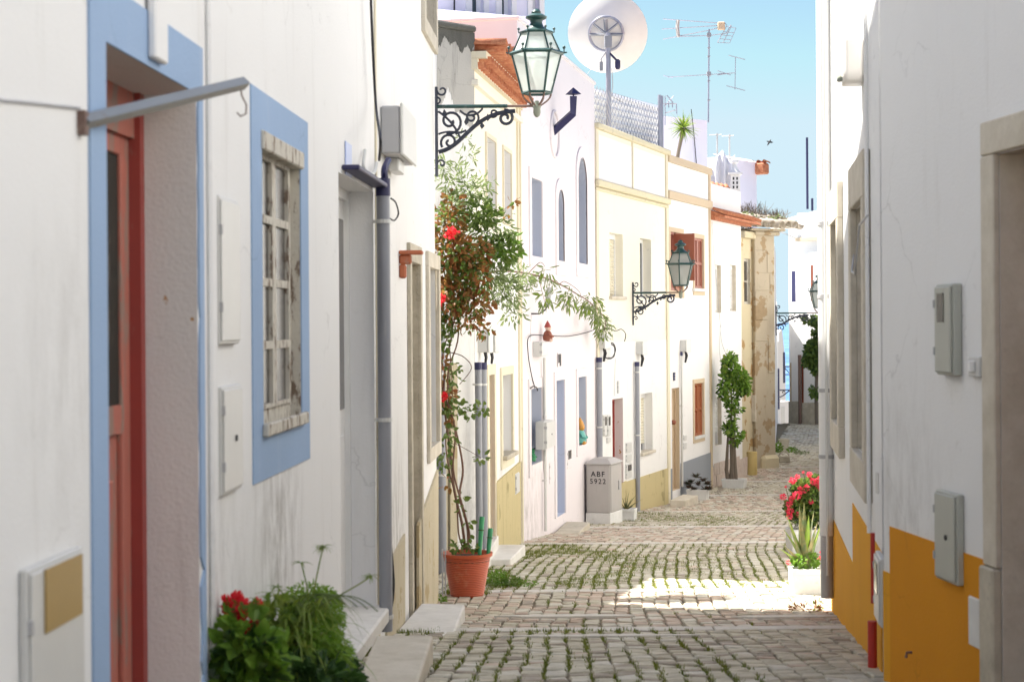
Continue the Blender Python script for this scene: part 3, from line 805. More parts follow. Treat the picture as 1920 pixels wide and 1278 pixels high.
cable('cable', 'black cable sagging along the foot of the long grey pipe', [B.wp(716, 345, .03), B.wp(715, 700, .03), B.wp(722, 900, .06), B.wp(735, 1050, .09), B.wp(737, 1110, .1), B.wp(726, 1180, .06)], .011)
# little rust-coloured wooden bracket above the stone door frame
r = B.thing('wooden_corbel', 'small rust-brown wooden corbel shelf beside the stone door frame', 'corbel', 749, 522, 0)
MB().box(-.03, .03, -.05, 0, 0, .1).prism([(-.03, .1), (.03, .1), (.03, .17), (-.03, .17)], -.09, 0).build('bracket', M['corbel'], r, bevel=.012)
MB().box(-.05, .05, -.17, 0, .17, .2).build('shelf', M['corbel'], r, bevel=.008)
hatch(B, 744, 751, 1060, 1100, 'vent', 'small grey vent plate low beside the long pipe', M['plasticgrey'], .012, door=False, cat='vent')

# steps at the left
def step(name, label, pts, z, depthz, mat, cat='step'):
    """pts: plan polygon in world xy"""
    c = Vector((sum(p[0] for p in pts)/len(pts), sum(p[1] for p in pts)/len(pts), z-depthz))
    mb = MB(); n = len(pts)
    mb.add([(p[0]-c.x, p[1]-c.y, 0) for p in pts]+[(p[0]-c.x, p[1]-c.y, depthz) for p in pts], [tuple(range(n))[::-1], tuple(range(n, 2*n))]+[(i, (i+1) % n, n+(i+1) % n, n+i) for i in range(n)])
    o = mb.build(name, mat, bevel=.015, seg=2); o.location = c
    return tag(o, label, cat)
def atz(px, py, z):          # pixel onto horizontal plane
    d = ray(px, py); k = (z-EZ)/d.z; return Vector((0, 0, EZ))+d*k
zt = EZ-1.72
a, b = atz(705, 1190, zt), atz(812, 1190, zt)
step('stone_step', 'big pale stone bench step in the left foreground beside the plants', [(a.x, a.y-1.6), (b.x-.02, b.y-1.6), (b.x, b.y), (a.x, a.y)][::1], zt, .34, M['stone'])
zt = EZ-2.14
pts = [atz(*q, zt) for q in ((742, 1184), (848, 1196), (872, 1132), (790, 1130))]
step('stone_step', 'worn marble doorstep below the stone-framed door, second from the left', [(p.x, p.y) for p in pts], zt, .30, M['marble'])

# ================================================================ HOUSE C (cream, tiled eave) with mould-black chamfered end
C0 = Fac('end_wall', 'white end wall with black mould along its top behind the first lantern', 'wall', 818, 18.6, 890, 19.0)
ct = C0.z(850, 56)
C0.wall(ct, [], M['white'], depth=2.5)
z_m = C0.z(850, 150); jr = random.Random(9)
C0.slab([(819, 57), (889, 66)]+[(889-i*1.0, 205+26*math.sin(i*.07+1)+12*math.sin(i*.23)+jr.uniform(-6, 6)) for i in range(71)], 0, .004, M['black_mould'], 'mould_band')
jr = random.Random(4)
C0.slab([(819, 52), (889, 62)]+[(889-i*1.0, 84+9*math.sin(i*.09)+7*math.sin(i*.31)+jr.uniform(-3.5, 3.5)) for i in range(71)], .006, .010, M['mould'], 'mould_crust')
MB().box(-.03, C0.L+.02, -.06, .4, ct, ct+.07).build('coping', M['mould'], C0.root, bevel=.02)
C0.slab([(839, 680), (852, 680), (852, 1085), (839, 1085)], 0, .05, M['dadoB'], 'stone_jamb')
C0.slab([(820, 690), (836, 690), (836, 1090), (820, 1090)], 0, .03, M['dadoB'], 'stone_jamb')
downpipe(C0, 829, 560, 1075, .05, 'drainpipe', 'grey drainpipe behind the red-leaved climber', 'pipe', clips=(700, 890))
C = Fac('house', 'cream house with terracotta tile eave and white shutters behind the first lantern', 'house', 890, 19.0, 974, 22.6)
Ctop = EZ+2.92-C.z0
hc = [C.r(911, 928, 262, 392), C.r(943, 957, 285, 413), C.r(914, 924, 702, 1000), C.r(939, 958, 702, 850)]
hc[2] = (hc[2][0], hc[2][1], .25, hc[2][3])
C.wall(Ctop, hc, M['cream'], rev=.17, depth=5, revmat=[M['cleanwhite'], M['cleanwhite'], M['creamdk'], M['cleanwhite']])
zf = C.z(930, 440)
# whitewashed ground floor, 6 mm proud, cut round the openings
def overlay(F, z0, z1, holes, mat, name, out=.006, u0=0, u1=None):
    u1 = F.L if u1 is None else u1
    us = sorted({u0, u1}|{min(max(v, u0), u1) for h in holes for v in h[:2]})
    mb = MB()
    for a, b in zip(us, us[1:]):
        m = (a+b)/2; segs = [(z0, z1)]
        for h in holes:
            if h[0] < m < h[1]:
                ns_ = []
                for q0, q1 in segs:
                    if h[2] > q0: ns_.append((q0, min(q1, h[2])))
                    if h[3] < q1: ns_.append((max(q0, h[3]), q1))
                segs = [s for s in ns_ if s[1]-s[0] > .01]
        for q0, q1 in segs: mb.box(a, b, -out, 0, q0, q1)
    return mb.build(name, mat, F.root)
overlay(C, -.5, zf, [hc[2], hc[3]], M['white'], 'whitewash')
C.slab([(926, 905), (976, 862), (976, 1030), (926, 1060)], .006, .03, M['dado'], 'dado')
MB().box(C.L-.16, C.L, -.03, -.006, 0, zf).box(C.L-.16, C.L, -.025, 0, zf, Ctop-.1).build('corner_strip', M['creamdk'], C.root)
C.ring(hc[2], .12, .03, M['creamdk'], 'door_surround', wb=0); C.ring(hc[3], .10, .03, M['creamdk'], 'window_surround', wb=.16)
C.ring(hc[0], .05, .02, M['creamdk'], 'window_surround', wb=.06); C.ring(hc[1], .05, .02, M['creamdk'], 'window_surround', wb=.06)
MB().box(hc[3][0]-.05, hc[3][1]+.05, -.09, .15, hc[3][2]-.05, hc[3][2]+.005).build('sill', M['stonedk'], C.root, bevel=.01)
for i in (0, 1, 3):
    pane_window(C, hc[i], .15, M['whitewood'], 2, 3 if i < 3 else 3, 'glass')
door_leaf(C, hc[2], .17, M['brown'])
# eave: brick courses and barrel tiles
MB().box(-.02, C.L+.05, -.07, .5, Ctop-.28, Ctop-.21).build('eave_moulding', M['cream'], C.root, bevel=.01)
def tile_mesh(L, rr, mat, flip=False):
    mb = MB(); n = 8; vs = []; fs = []
    for j, (yy, k) in enumerate(((0, 1), (L, .85))):
        for (q, r_) in ((0, rr), (1, rr-.014)):
            for i in range(n+1):
                a = PI*i/n; vs.append((math.cos(a)*r_*k, yy, (math.sin(a)*r_*k)*(-1 if flip else 1)))
    m = n+1
    for i in range(n):
        fs.append((i, i+1, 2*m+i+1, 2*m+i)); fs.append((m+i+1, m+i, 3*m+i, 3*m+i+1)); fs.append((i+1, i, m+i, m+i+1))
    mb.add(vs, fs)
    me = bpy.data.meshes.new('tile'); me.from_pydata(mb.v, [], mb.f); me.materials.append(mat)
    me.polygons.foreach_set('use_smooth', [True]*len(me.polygons)); return me
tm, tf = tile_mesh(.45, .085, M['tile']), tile_mesh(.45, .075, M['tile'], True)
sl_ = math.atan(.05)
MB().box(-.02, C.L+.1, -.06, .5, Ctop-.10, Ctop+.02).box(-.02, C.L+.1, -.16, .5, Ctop+.025, Ctop+.10).build('eave_course', M['creamdk'], C.root)
roof = MB().add([(-.02, -.26, Ctop+.11), (C.L+.15, -.26, Ctop+.11), (C.L+.15, 2.6, Ctop+.16), (-.02, 2.6, Ctop+.16)], [(0, 1, 2, 3)]).build('roof', M['tile'], C.root)
gen = tile_mesh(.3, .075, M['tile'], True)
for row in range(2):
    for i in range(int((C.L+.1)/.165)):
        o = bpy.data.objects.new('eave_tile', gen); col.objects.link(o); o.parent = C.root
        o.location = (.06+i*.165+(row % 2)*.08, -.13-row*.08, Ctop-.02+row*.07); o.rotation_euler = (0, 0, random.uniform(-.04, .04))
n = int((C.L+.15)/.19)
for row in range(1):
    for i in range(n):
        for me, off, dz in ((tm, 0, .08), (tf, .095, .075)):
            o = bpy.data.objects.new('tile', me); col.objects.link(o); o.parent = roof
            o.location = (.08+off+i*.19, -.36+row*.38+random.uniform(-.02, .02), Ctop+.085+row*.38*math.tan(sl_)+dz+row*.015); o.rotation_euler = (sl_, 0, random.uniform(-.03, .03))
MB().tube([(C.L-.02, -.03, Ctop-.1), (C.L-.02, -.03, .1)], .018, 8).build('corner_cable', M['creamdk'], C.root)
# twin meter boxes with pipes
for i, (x0, x1, pxp, lb) in enumerate(((893, 904, 899, 'left'), (905, 916, 909, 'right'))):
    r = C.thing('meter_box', 'white meter box above the grey pipes of the cream house, %s one of the pair' % lb, 'meter box', (x0+x1)/2, 660, 0, 'twin meter boxes')
    MB().box(-.13, .13, -.12, 0, 0, .25).box(-.14, .14, -.14, -.12, -.01, .26).build('box', M['plasticlight'], r, bevel=.01)
    for q in (-.05, .03): MB().tube([(q, -.07, 0), (q*.6, -.08, -.06), (0, -.07, -.13)], .014, 6).build('cable', M['black'], r)
    downpipe(C, pxp, 682, 1045, .038, 'conduit_pipe', 'grey conduit with navy collar behind the climber, %s one of the pair' % lb, 'pipe', clips=(720, 860), top=(.06, 'navy'), group='paired grey conduits')
hatch(C, 968, 975, 886, 925, 'meter_hatch', 'narrow grey hatch in the mossy dado at the cream house corner', M['plasticlight'], .045, lock=False)
zt = gz(20.3)+.13
pts = [atz(*q, zt) for q in ((905, 1048), (958, 1047), (985, 1020), (930, 1020))]
step('stone_step', 'white marble step at the foot of the cream house', [(p.x, p.y) for p in pts], zt, .22, M['marble'])
zt = gz(19)+.2
pts = [atz(*q, zt) for q in ((905, 1036), (925, 1022), (935, 1003), (920, 1003))]
step('stone_step', 'small white step at the brown door behind the pot', [(p.x, p.y) for p in pts], zt, .3, M['marble'])

# ================================================================ HOUSE D (pinkish white with arches)
Dh = Fac('house', 'pinkish white house with tall pointed arch windows and navy stovepipe', 'house', 974, 22.7, 1118, 29.0)
Dtop = EZ+4.03-Dh.z0
def arch(F, x0, x1, yt, yb, ysp, n=7, pointed=1.0):
    u0, u1, z0, z1 = F.r(x0, x1, yt, yb); zs = F.z((x0+x1)/2, ysp); um = (u0+u1)/2; w_ = (u1-u0)/2
    pts = [(u0, z0), (u1, z0)]
    for i in range(n+1):
        a = PI/2*i/n; pts.append((um+w_*math.cos(a), zs+(z1-zs)*math.sin(a)**pointed))
    for i in range(1, n+1):
        a = PI/2*(1-i/n); pts.append((um-w_*math.cos(a), zs+(z1-zs)*math.sin(a)**pointed))
    return pts
rects = [Dh.r(995, 1015, 337, 481), Dh.r(994, 1015, 727, 868), Dh.r(1083, 1098, 706, 833), Dh.r(1042, 1058, 712, 966)]
ar1 = arch(Dh, 1045, 1056, 356, 489, 385); ar2 = arch(Dh, 1083, 1099, 296, 494, 345)
Dh.wall(Dtop, rects+[ar1, ar2], M['pinkwhite'], rev=.24, depth=4, revmat=M['revealblue'])
for k, h in enumerate(rects[:3]):
    pane_window(Dh, h, .22, M['whitewood'], 2, 2)
    Dh.ring(h, .14, .02, M['pinkwhite'], 'window_surround', wb=.16)
Dh.ring(rects[3], .13, .02, M['pinkwhite'], 'door_surround', wb=0)
door_leaf(Dh, rects[3], .22, M['doorblue'])
for poly in (ar1, ar2):
    us = [p[0] for p in poly]; zs = [p[1] for p in poly]
    MB().prism(poly, .20, .22).build('pane', M['glass'], Dh.root)
    # raised moulding hood around the arch
    um = sum(us)/len(us); zb = min(zs)
    k = 1.0; off = .17
    outer = [((p[0]-um)*(1+off*2/(max(us)-min(us)))+um, zb+(p[1]-zb)*(1+off/(max(zs)-zb))) if p[1] > zb+.01 else ((p[0]-um)*(1+off*2/(max(us)-min(us)))+um, zb-.22) for p in poly]
    mb = MB(); n_ = len(outer)
    ang = [i for i in range(n_)]
    mb2 = MB()
    for i in range(n_):
        j = (i+1) % n_
        a, b, c, d = poly[i], poly[j], outer[j], outer[i]
        mb2.add([(a[0], -.02, a[1]), (b[0], -.02, b[1]), (c[0], -.02, c[1]), (d[0], -.02, d[1]), (d[0], 0, d[1]), (c[0], 0, c[1])], [(0, 3, 2, 1), (3, 4, 5, 2)])
    mb2.build('arch_surround', M['pinkwhite'], Dh.root)
# oval relief
c = Dh.p(1039, 252); pts = [(c[0]+.34*math.cos(a*PI/12), -.012, c[2]+.34*math.sin(a*PI/12)) for a in range(25)]
MB().tube(pts, .022, 6).build('oval_moulding', M['pinkwhite'], Dh.root, smooth=True)
MB().box(-.02, Dh.L+.02, -.03, 4.0, Dtop, Dtop+.05).build('coping', M['pinkwhite'], Dh.root, bevel=.01)
# stovepipe
r = Dh.thing('stovepipe', 'navy stovepipe with pointed cap elbowing out of the pinkish white house', 'chimney', 1041, 248, 0)
E1 = Vector((0, -.05, 0)); q = W(1074, 208, 25.2); loc = Vector(r.location)
mi = Matrix.Rotation(-Dh.rz, 3, 'Z')
P2 = mi @ (W(1075, 212, 25.1)-loc); P3 = mi @ (W(1075, 181, 25.1)-loc)
MB().tube([(0, .1, -.05), P2*.99, P3], .068, 4).build('pipe', M['navy'], r)
mb = MB(); mb.lathe([(.12, 0), (.005, .10)], (P3.x, P3.y, P3.z+.03), 4); mb.build('cap', M['navy'], r)
MB().box(P3.x-.01, P3.x+.01, P3.y-.01, P3.y+.01, P3.z-.03, P3.z+.04).build('cap_stem', M['navy'], r)
# small wall things
r = Dh.thing('floodlight', 'grey floodlight on a small black bracket on the pinkish white wall', 'lamp', 996, 588, 0)
MB().tube([(0, 0, 0), (0, -.12, 0), (.03, -.2, .06), (.03, -.22, .12)], .012, 6).build('bracket', M['black'], r)
MB().tube([(.03, -.22, .1), (.05, -.25, .36)], .038, 8).build('lamp_head', M['plasticgrey'], r)
hatch(Dh, 1016, 1029, 640, 668, 'meter_box', 'white meter box on the pinkish wall beneath the red figurine', M['plasticlight'], .13, lock=False)
hatch(Dh, 1025, 1041, 788, 840, 'letterbox', 'pale grey letterbox with key left of the blue-grey door', M['plasticlight'], .16, cat='letterbox')
hatch(Dh, 1064, 1072, 842, 878, 'utility_hatch', 'small hatch with grey square low on the pinkish wall right of its door', M['pinkwhite'], .012, lock=False, window=(.2, .9, .5, .95))
hatch(Dh, 1031, 1040, 865, 905, 'utility_hatch', 'small plain hatch in the pinkish wall under the letterbox', M['pinkwhite'], .012, lock=False)
hatch(Dh, 1064, 1073, 548, 552, 'wall_plate', 'tiny plate on the pinkish wall below the drooping branch', M['plasticlight'], .01, door=False, cat='plate')
downpipe(Dh, 1023, 670, 995, .022, 'conduit_pipe', 'thin white conduit on the pinkish wall below the red figurine', 'plasticlight', clips=(780, 900))
# house number in two dark strips
r = Dh.thing('house_number_sign', 'small dark two-strip house number above the blue-grey door', 'sign', 1048.5, 686, .01)
MB().box(-.13, .13, -.006, 0, -.01, .2).build('plate', M['pinkwhite'], r)
box_obj('strip', (-.11, -.01, -.012, -.006, .05, .18), M['black'], r); box_obj('strip', (.01, .11, -.012, -.006, .0, .18), M['black'], r)
# figurines
def figurine(F, px, py, label, mats, h, out=.05, name='figurine', beak=False):
    r = F.thing(name, label, 'figurine', px, py, out)
    k = h/.3
    MB().lathe([(.03*k, 0), (.075*k, .02*k), (.085*k, .08*k), (.06*k, .15*k), (.03*k, .18*k)], n=12).build('body', M[mats[0]], r, smooth=True)
    MB().ball((0, -.01*k, .215*k), .052*k, 8).build('head', M[mats[1]], r, smooth=True)
    if beak: MB().ball((-.03*k, -.045*k, .26*k), .018*k, 6).ball((.03*k, -.045*k, .26*k), .018*k, 6).build('eyes', M[mats[2]], r, smooth=True)
    else: MB().lathe([(.06*k, .23*k), (.04*k, .28*k), (.004, .34*k)], n=10).build('hat', M[mats[2]], r, smooth=True)
    for s_ in (-1, 1):
        MB().tube([(s_*.06*k, -.01, .14*k), (s_*.09*k, -.04*k, .1*k), (s_*.05*k, -.08*k, .08*k)], .018*k, 6).build('arm', M[mats[0]], r, smooth=True)
        MB().ball((s_*.035*k, -.05*k, .02*k), .028*k, 6).build('foot', M[mats[1]], r, smooth=True)
    return r
figurine(Dh, 1027, 640, 'red hooded gnome figurine standing on the white meter box', ('brown', 'skin', 'red'), .26, .1)
figurine(Dh, 998, 864, 'small green frog figurine on the left lower window sill', ('greenfig', 'greenfig', 'black'), .2, -.06, beak=True)
figurine(Dh, 1088, 832, 'orange and teal bird figurine on the right lower window sill', ('tealfig', 'orangefig', 'orangefig'), .38, -.03)
# number-plate-like cable along D
cable('cable', 'thin black cable strung across the pinkish wall past the red figurine', [Dh.wp(1003, 727, .03), Dh.wp(996, 700, .03), Dh.wp(990, 660, .03), Dh.wp(993, 630, .04), Dh.wp(1027, 629, .06), Dh.wp(1065, 630, .06), Dh.wp(1100, 623, .06), Dh.wp(1118, 616, .06)], .007)
cable('cable', 'loose black cable end hanging at the lower left window of the pinkish house', [Dh.wp(994, 728, .03), Dh.wp(1000, 724, .06), Dh.wp(1006, 726, .08), Dh.wp(1008, 732, .08)], .008)
cable('cable', 'thin vertical wire on the pinkish wall above the cable', [Dh.wp(996, 590, .02), Dh.wp(995, 620, .02), Dh.wp(994, 640, .02)], .004, 'plasticgrey')
zt = gz(25.8)+.1
pts = [atz(*q, zt) for q in ((1038, 1000), (1085, 999), (1106, 978), (1062, 977))]
step('stone_step', 'tan stone doorstep in front of the pinkish white house', [(p.x, p.y) for p in pts], zt, .2, M['stonedk'])

# ================================================================ HOUSE E (cream, mouldy cornices)
E = Fac('house', 'pale cream house with mould-streaked cornices, red door and roller shutters', 'house', 1118, 29.0, 1253, 33.8)
Et = EZ+3.33-E.z0; zc = E.z(1185, 365)
he = [E.r(1143, 1168, 438, 556), E.r(1200, 1221, 448, 560), E.r(1201, 1223, 737, 846), E.r(1148, 1168, 747, 955)]
E.wall(Et, he, M['cream'], rev=.20, depth=5, revmat=[M['cream'], M['cream'], M['cleanwhite'], M['reveal']])
zw = E.z(1185, 640); zd = E.z(1185, 895)
overlay(E, -.3, zw, [he[2], he[3]], M['white'], 'whitewash', .006, .02, E.L-.02)
overlay(E, zc+.1, Et-.12, [], M['cleanwhite'], 'parapet_panel', .006, .16, E.L-.2)
E.slab([(1157, 908), (1172, 901), (1172, 985), (1157, 985)], .006, .03, M['dado'], 'dado')
E.slab([(1171, 903), (1251, 877), (1251, 960), (1171, 985)], .006, .03, M['dado'], 'dado')
MB().box(-.01, E.L+.03, -.09, 2.0, Et-.04, Et+.06).build('cornice', M['corn'], E.root, bevel=.02)
MB().box(-.01, E.L+.03, -.08, 0, zc-.02, zc+.10).box(-.01, E.L+.02, -.04, 0, zc-.09, zc-.025).build('string_course', M['corn'], E.root, bevel=.02)
for u in (0, E.L*.47, E.L-.16):
    MB().box(u, u+.14 if u != E.L*.47 else u+.05, -.03, 0, zc+.10, Et-.04).build('pilaster', M['creamdk'], E.root)
MB().box(0, .12, -.03, -.006, 0, zc-.09).box(E.L-.17, E.L, -.035, -.006, 0, zc-.09).build('corner_strip', M['creamdk'], E.root)
roller(E, he[0], .19, M['roller']); roller(E, he[2], .19, M['roller'], open_=.12)
pane_window(E, he[1], .19, M['whitewood'], 2, 1)
for i in (0, 2): MB().box(he[i][0]-.05, he[i][1]+.06, -.06, .18, he[i][2]-.05, he[i][2]+.005).build('sill', M['stone'], E.root, bevel=.01)
door_leaf(E, he[3], .2, M['red'])
# twin meters, hatch, number
for k, (x0, x1) in enumerate(((1133, 1139), (1140, 1146))):
    hatch(E, x0, x1, 777, 817, 'meter_box', 'white meter box by the red door, %s one of two' % ('left' if k == 0 else 'right'), M['plasticlight'], .06, window=(.25, .75, .5, .9), lock=False, group='paired white meter boxes')
hatch(E, 1141, 1147, 820, 829, 'switch_box', 'tiny white switch box under the paired meter boxes', M['plasticlight'], .05, door=False)
hatch(E, 1175, 1185, 829, 848, 'meter_hatch', 'top one of three stacked hatches right of the red door', M['plasticlight'], .03, lock=False, group='stacked hatches')
hatch(E, 1175, 1185, 851, 866, 'meter_hatch', 'middle one of three stacked hatches right of the red door', M['plasticlight'], .03, lock=False, group='stacked hatches')
hatch(E, 1175, 1185, 868, 896, 'meter_hatch', 'bottom stacked hatch with dark grille, right of the red door', M['plasticlight'], .035, lock=False, window=(.25, .9, .5, .9), group='stacked hatches')
r = E.thing('house_number_sign', 'small grey tile house number above the red door', 'sign', 1158.5, 737, .01)
for k in range(3): box_obj('number_tile', (-.05, .05, -.01, 0, k*.075, k*.075+.068), M['plasticgrey'], r)
def meterpipe(F, x0, x1, yt, yb, pyt, pyb, rad, lab, mat='pipe', clips=(), col_=('black',)):
    r = F.thing('meter_box', 'grey meter box '+lab, 'meter box', (x0+x1)/2, yb, 0)
    u0, u1, z0, z1 = F.r(x0, x1, yt, yb, .1); wd = (u1-u0)/2; h = z1-z0
    MB().box(-wd, wd, -.12, 0, 0, h).box(-wd-.01, wd+.01, -.14, -.12, -.01, h+.01).build('box', M['plasticlight'], r, bevel=.01)
    for q in (-.04, .03): MB().tube([(q, -.07, 0), (q*1.5, -.09, -.08), (q*.4, -.06, -.22)], .016, 6).build('cable', M['black'], r)
    return downpipe(F, (x0+x1)/2, pyt, pyb, rad, 'conduit_pipe', 'grey conduit pipe '+lab, mat, clips=clips, top=(.06, 'navy'))
meterpipe(E, 1120, 1131, 625, 653, 672, 975, .05, 'at the corner of the pinkish and cream houses', clips=(690, 800))
meterpipe(E, 1192, 1201, 640, 664, 680, 958, .042, 'below the bracket of the second lantern', clips=(697, 815))
cable('cable', 'coiled black cable loops beside the meter box at the cream house corner', [E.wp(1133, 668, .05), E.wp(1140, 672, .08), E.wp(1148, 670, .1), E.wp(1154, 656, .1), E.wp(1150, 644, .1), E.wp(1142, 643, .08), E.wp(1152, 650, .12), E.wp(1151, 668, .1), E.wp(1140, 671, .08)], .011)
cable('cable', 'black cable curling out of the drooping branch over the cream wall', [E.wp(1130, 618, .1), E.wp(1142, 616, .15), E.wp(1155, 620, .15), E.wp(1165, 617, .12), E.wp(1173, 626, .1), E.wp(1171, 640, .08)], .008)
cable('cable', 'thin wire running down the cream wall to the red door', [E.wp(1154, 672, .02), E.wp(1153, 700, .02), E.wp(1152, 742, .02)], .004, 'plasticgrey')
# grey street cabinet
D = 27.9; z0 = gz(D); P = W(1133, 980, D); P.z = z0
cabang = .36
r = empty('street_cabinet', 'grey electrical street cabinet stencilled ABF 5922 beside the cream house', 'cabinet', P, -cabang)
MB().box(-.21, .21, -.33, .33, -.1, .20).build('plinth', M['planter'], r, bevel=.008)
cb = MB().box(-.20, .20, -.32, .32, .20, .98).build('body', M['cab'], r, bevel=.008)
MB().box(-.23, .23, -.35, .35, .98, 1.0).taper(-.23, .23, -.35, .35, 1.0, 1.07, .55).build('top', M['cab'], r, bevel=.006)
MB().box(.20, .212, -.29, .29, .22, .96).build('door', M['cab'], r, bevel=.004)
MB().box(.212, .23, .1, .16, .55, .70).build('handle', M['plasticgrey'], r, bevel=.004)
box_obj('front_panel', (-.18, .18, -.327, -.32, .22, .93), M['cab'], r)
text('ABF', .12, M['black'], cb, (0, -.329, .79), (PI/2, 0, 0), .001, .012); text('5922', .115, M['black'], cb, (0, -.329, .675), (PI/2, 0, 0), .001, .008)

# ================================================================ HOUSE F (white, tan trims)
F = Fac('house', 'white house with tan trim, louvred red-brown shutters and grey dado', 'house', 1253, 33.8, 1333, 37.0)
Ft = EZ+3.29-F.z0
hf = [F.r(1256, 1279, 436, 545), F.r(1301, 1318, 447, 541), F.r(1260, 1274, 727, 918), F.r(1301, 1318, 718, 816)]
F.wall(Ft, hf, M['cleanwhite'], rev=.12, depth=5, revmat=[M['tan'], M['tan'], M['tan'], M['tan']])
zb = F.z(1293, 375)
MB().box(-.01, F.L+.03, -.06, .3, Ft-.12, Ft+.02).build('cornice', M['tan'], F.root, bevel=.008)
MB().box(-.01, F.L+.03, -.06, 0, zb-.08, zb+.08).build('string_course', M['tan'], F.root, bevel=.008)
MB().box(F.L-.13, F.L, -.03, 0, 0, Ft-.12).build('corner_strip', M['tan'], F.root)
for i in (0, 1, 3): F.ring(hf[i], .09, .02, M['tan'], 'window_surround', wb=.14)
MB().box(hf[1][0]-.15, hf[1][1]+.15, -.06, -.021, hf[1][2]-.06, hf[1][2]).build('sill', M['planter'], F.root)
MB().box(hf[3][0]-.05, hf[3][1]+.05, -.05, -.021, hf[3][2]-.06, hf[3][2]).build('sill', M['planter'], F.root)
louver(F, hf[1], .02, M['redbrown']); louver(F, hf[3], .02, M['orangewood'])
louver(F, (hf[0][0], hf[0][0]+(hf[0][1]-hf[0][0])*.45, hf[0][2], hf[0][3]), .02, M['redbrown'], 1)
louver(F, (hf[0][0]+(hf[0][1]-hf[0][0])*.55, hf[0][1], hf[0][2], hf[0][3]), .02, M['orangewood'], 1)
u_ = hf[0][0]+(hf[0][1]-hf[0][0])*.42
MB().box(u_, u_+.04, -.4, .03, hf[0][2]+.2, hf[0][3]-.03).build('open_shutter', M['brown'], F.root, bevel=.005)
box_obj('backing', (hf[0][0], hf[0][1], .08, .1, hf[0][2], hf[0][3]), M['glass'], F.root); box_obj('backing', (hf[1][0], hf[1][1], .08, .1, hf[1][2], hf[1][3]), M['brown'], F.root); box_obj('backing', (hf[3][0], hf[3][1], .08, .1, hf[3][2], hf[3][3]), M['brown'], F.root)
dl = door_leaf(F, hf[2], .12, M['tandoor'], hm='metal')
MB().ball((hf[2][0]+.35, .06, hf[2][2]+1.35), .05).build('knocker', M['brown'], dl)
F.slab([(1254, 880), (1259, 878), (1259, 950), (1254, 950)], 0, .02, M['grey'], 'dado')
F.slab([(1276, 868), (1331, 848), (1331, 930), (1276, 945)], 0, .02, M['grey'], 'dado')
r = F.thing('house_number_sign', 'small dark tile house number above the tan door', 'sign', 1264, 713, .01)
for k in range(3): box_obj('number_tile', (-.06, .06, -.01, 0, k*.055, k*.055+.05), M['navy'], r)
meterpipe(F, 1275, 1284, 637, 659, 661, 912, .022, 'on the white tan-trimmed house right of its door', mat='plasticlight', clips=(760,))
hatch(F, 1281, 1288, 815, 825, 'meter_hatch', 'upper small grey hatch between the tan door and orange shutters', M['plasticlight'], .02, lock=False)
hatch(F, 1281, 1288, 829, 842, 'meter_hatch', 'lower small grey hatch between the tan door and orange shutters', M['plasticlight'], .02, lock=False)
z1_ = gz(33.4)+.16; pts = [atz(*q, z1_) for q in ((1256, 937), (1286, 937), (1309, 928), (1280, 926))]
step('stone_step', 'stone doorstep below the tan door, between the two white planters', [(p.x, p.y) for p in pts], z1_, .22, M['stone'])

# ================================================================ HOUSE G (low white, red tile eave)
G = Fac('house', 'low white house with red tile eave and pink slab dado behind the climber', 'house', 1333, 37.0, 1391, 39.6)
Gt = EZ+3.0-G.z0; ze = G.z(1360, 411)
hg = [G.r(1341, 1352, 497, 586), G.r(1368, 1380, 497, 583), G.r(1341, 1353, 744, 834)]
G.wall(Gt, hg, M['cleanwhite'], rev=.16, depth=4, revmat=M['stone'])
for h in hg: roller(G, h, .14, M['rollerw'], pitch=.07, open_=0 if h is not hg[2] else .2)
MB().box(-.02, G.L+.55, -.12, 0, ze-.08, ze-.02).build('eave_course', M['tile'], G.root)
MB().add([(-.02, -.34, ze), (G.L+.6, -.34, ze), (G.L+.6, 0, ze+.13), (-.02, 0, ze+.13), (-.02, -.34, ze-.04), (G.L+.6, -.34, ze-.04), (G.L+.6, 0, ze-.02), (-.02, 0, ze-.02)], [(0,1,2,3),(4,7,6,5),(0,4,5,1),(1,5,6,2),(3,7,4,0)]).build('tile_bed', M['tile'], G.root)
tg = tile_mesh(.36, .075, M['tile'])
for i in range(int((G.L+.6)/.17)):
    o = bpy.data.objects.new('tile', tg); col.objects.link(o); o.parent = G.root; o.location = (.07+i*.17, -.38, ze+.01); o.rotation_euler = (.36, 0, random.uniform(-.03, .03))
G.slab([(1334, 878), (1400, 856), (1400, 920), (1334, 935)], 0, .02, M['pinktile'], 'dado')
dz = G.p(1365, 880)
for i in range(6):
    for j in range(3):
        u = .12+i*.46+(j % 2)*.2; z_ = dz[2]-.55+j*.27
        if u < G.L-.4: box_obj('stone_slab', (u, u+.43, -.034, -.0205, z_, z_+.25), M['pinktile'], G.root, bevel=.006)
cable('cable', 'thin cable drooping down the low white house left of the climber', [G.wp(1335, 415, .03), G.wp(1338, 470, .03), G.wp(1350, 600, .03), G.wp(1353, 640, .03), G.wp(1362, 665, .05)], .006, 'plasticgrey')
cable('cable', 'two loops of pale cable above the green climber', [G.wp(1352, 610, .04), G.wp(1349, 650, .05), G.wp(1353, 690, .08), G.wp(1360, 730, .25), G.wp(1372, 738, .3)], .009, 'plasticlight')

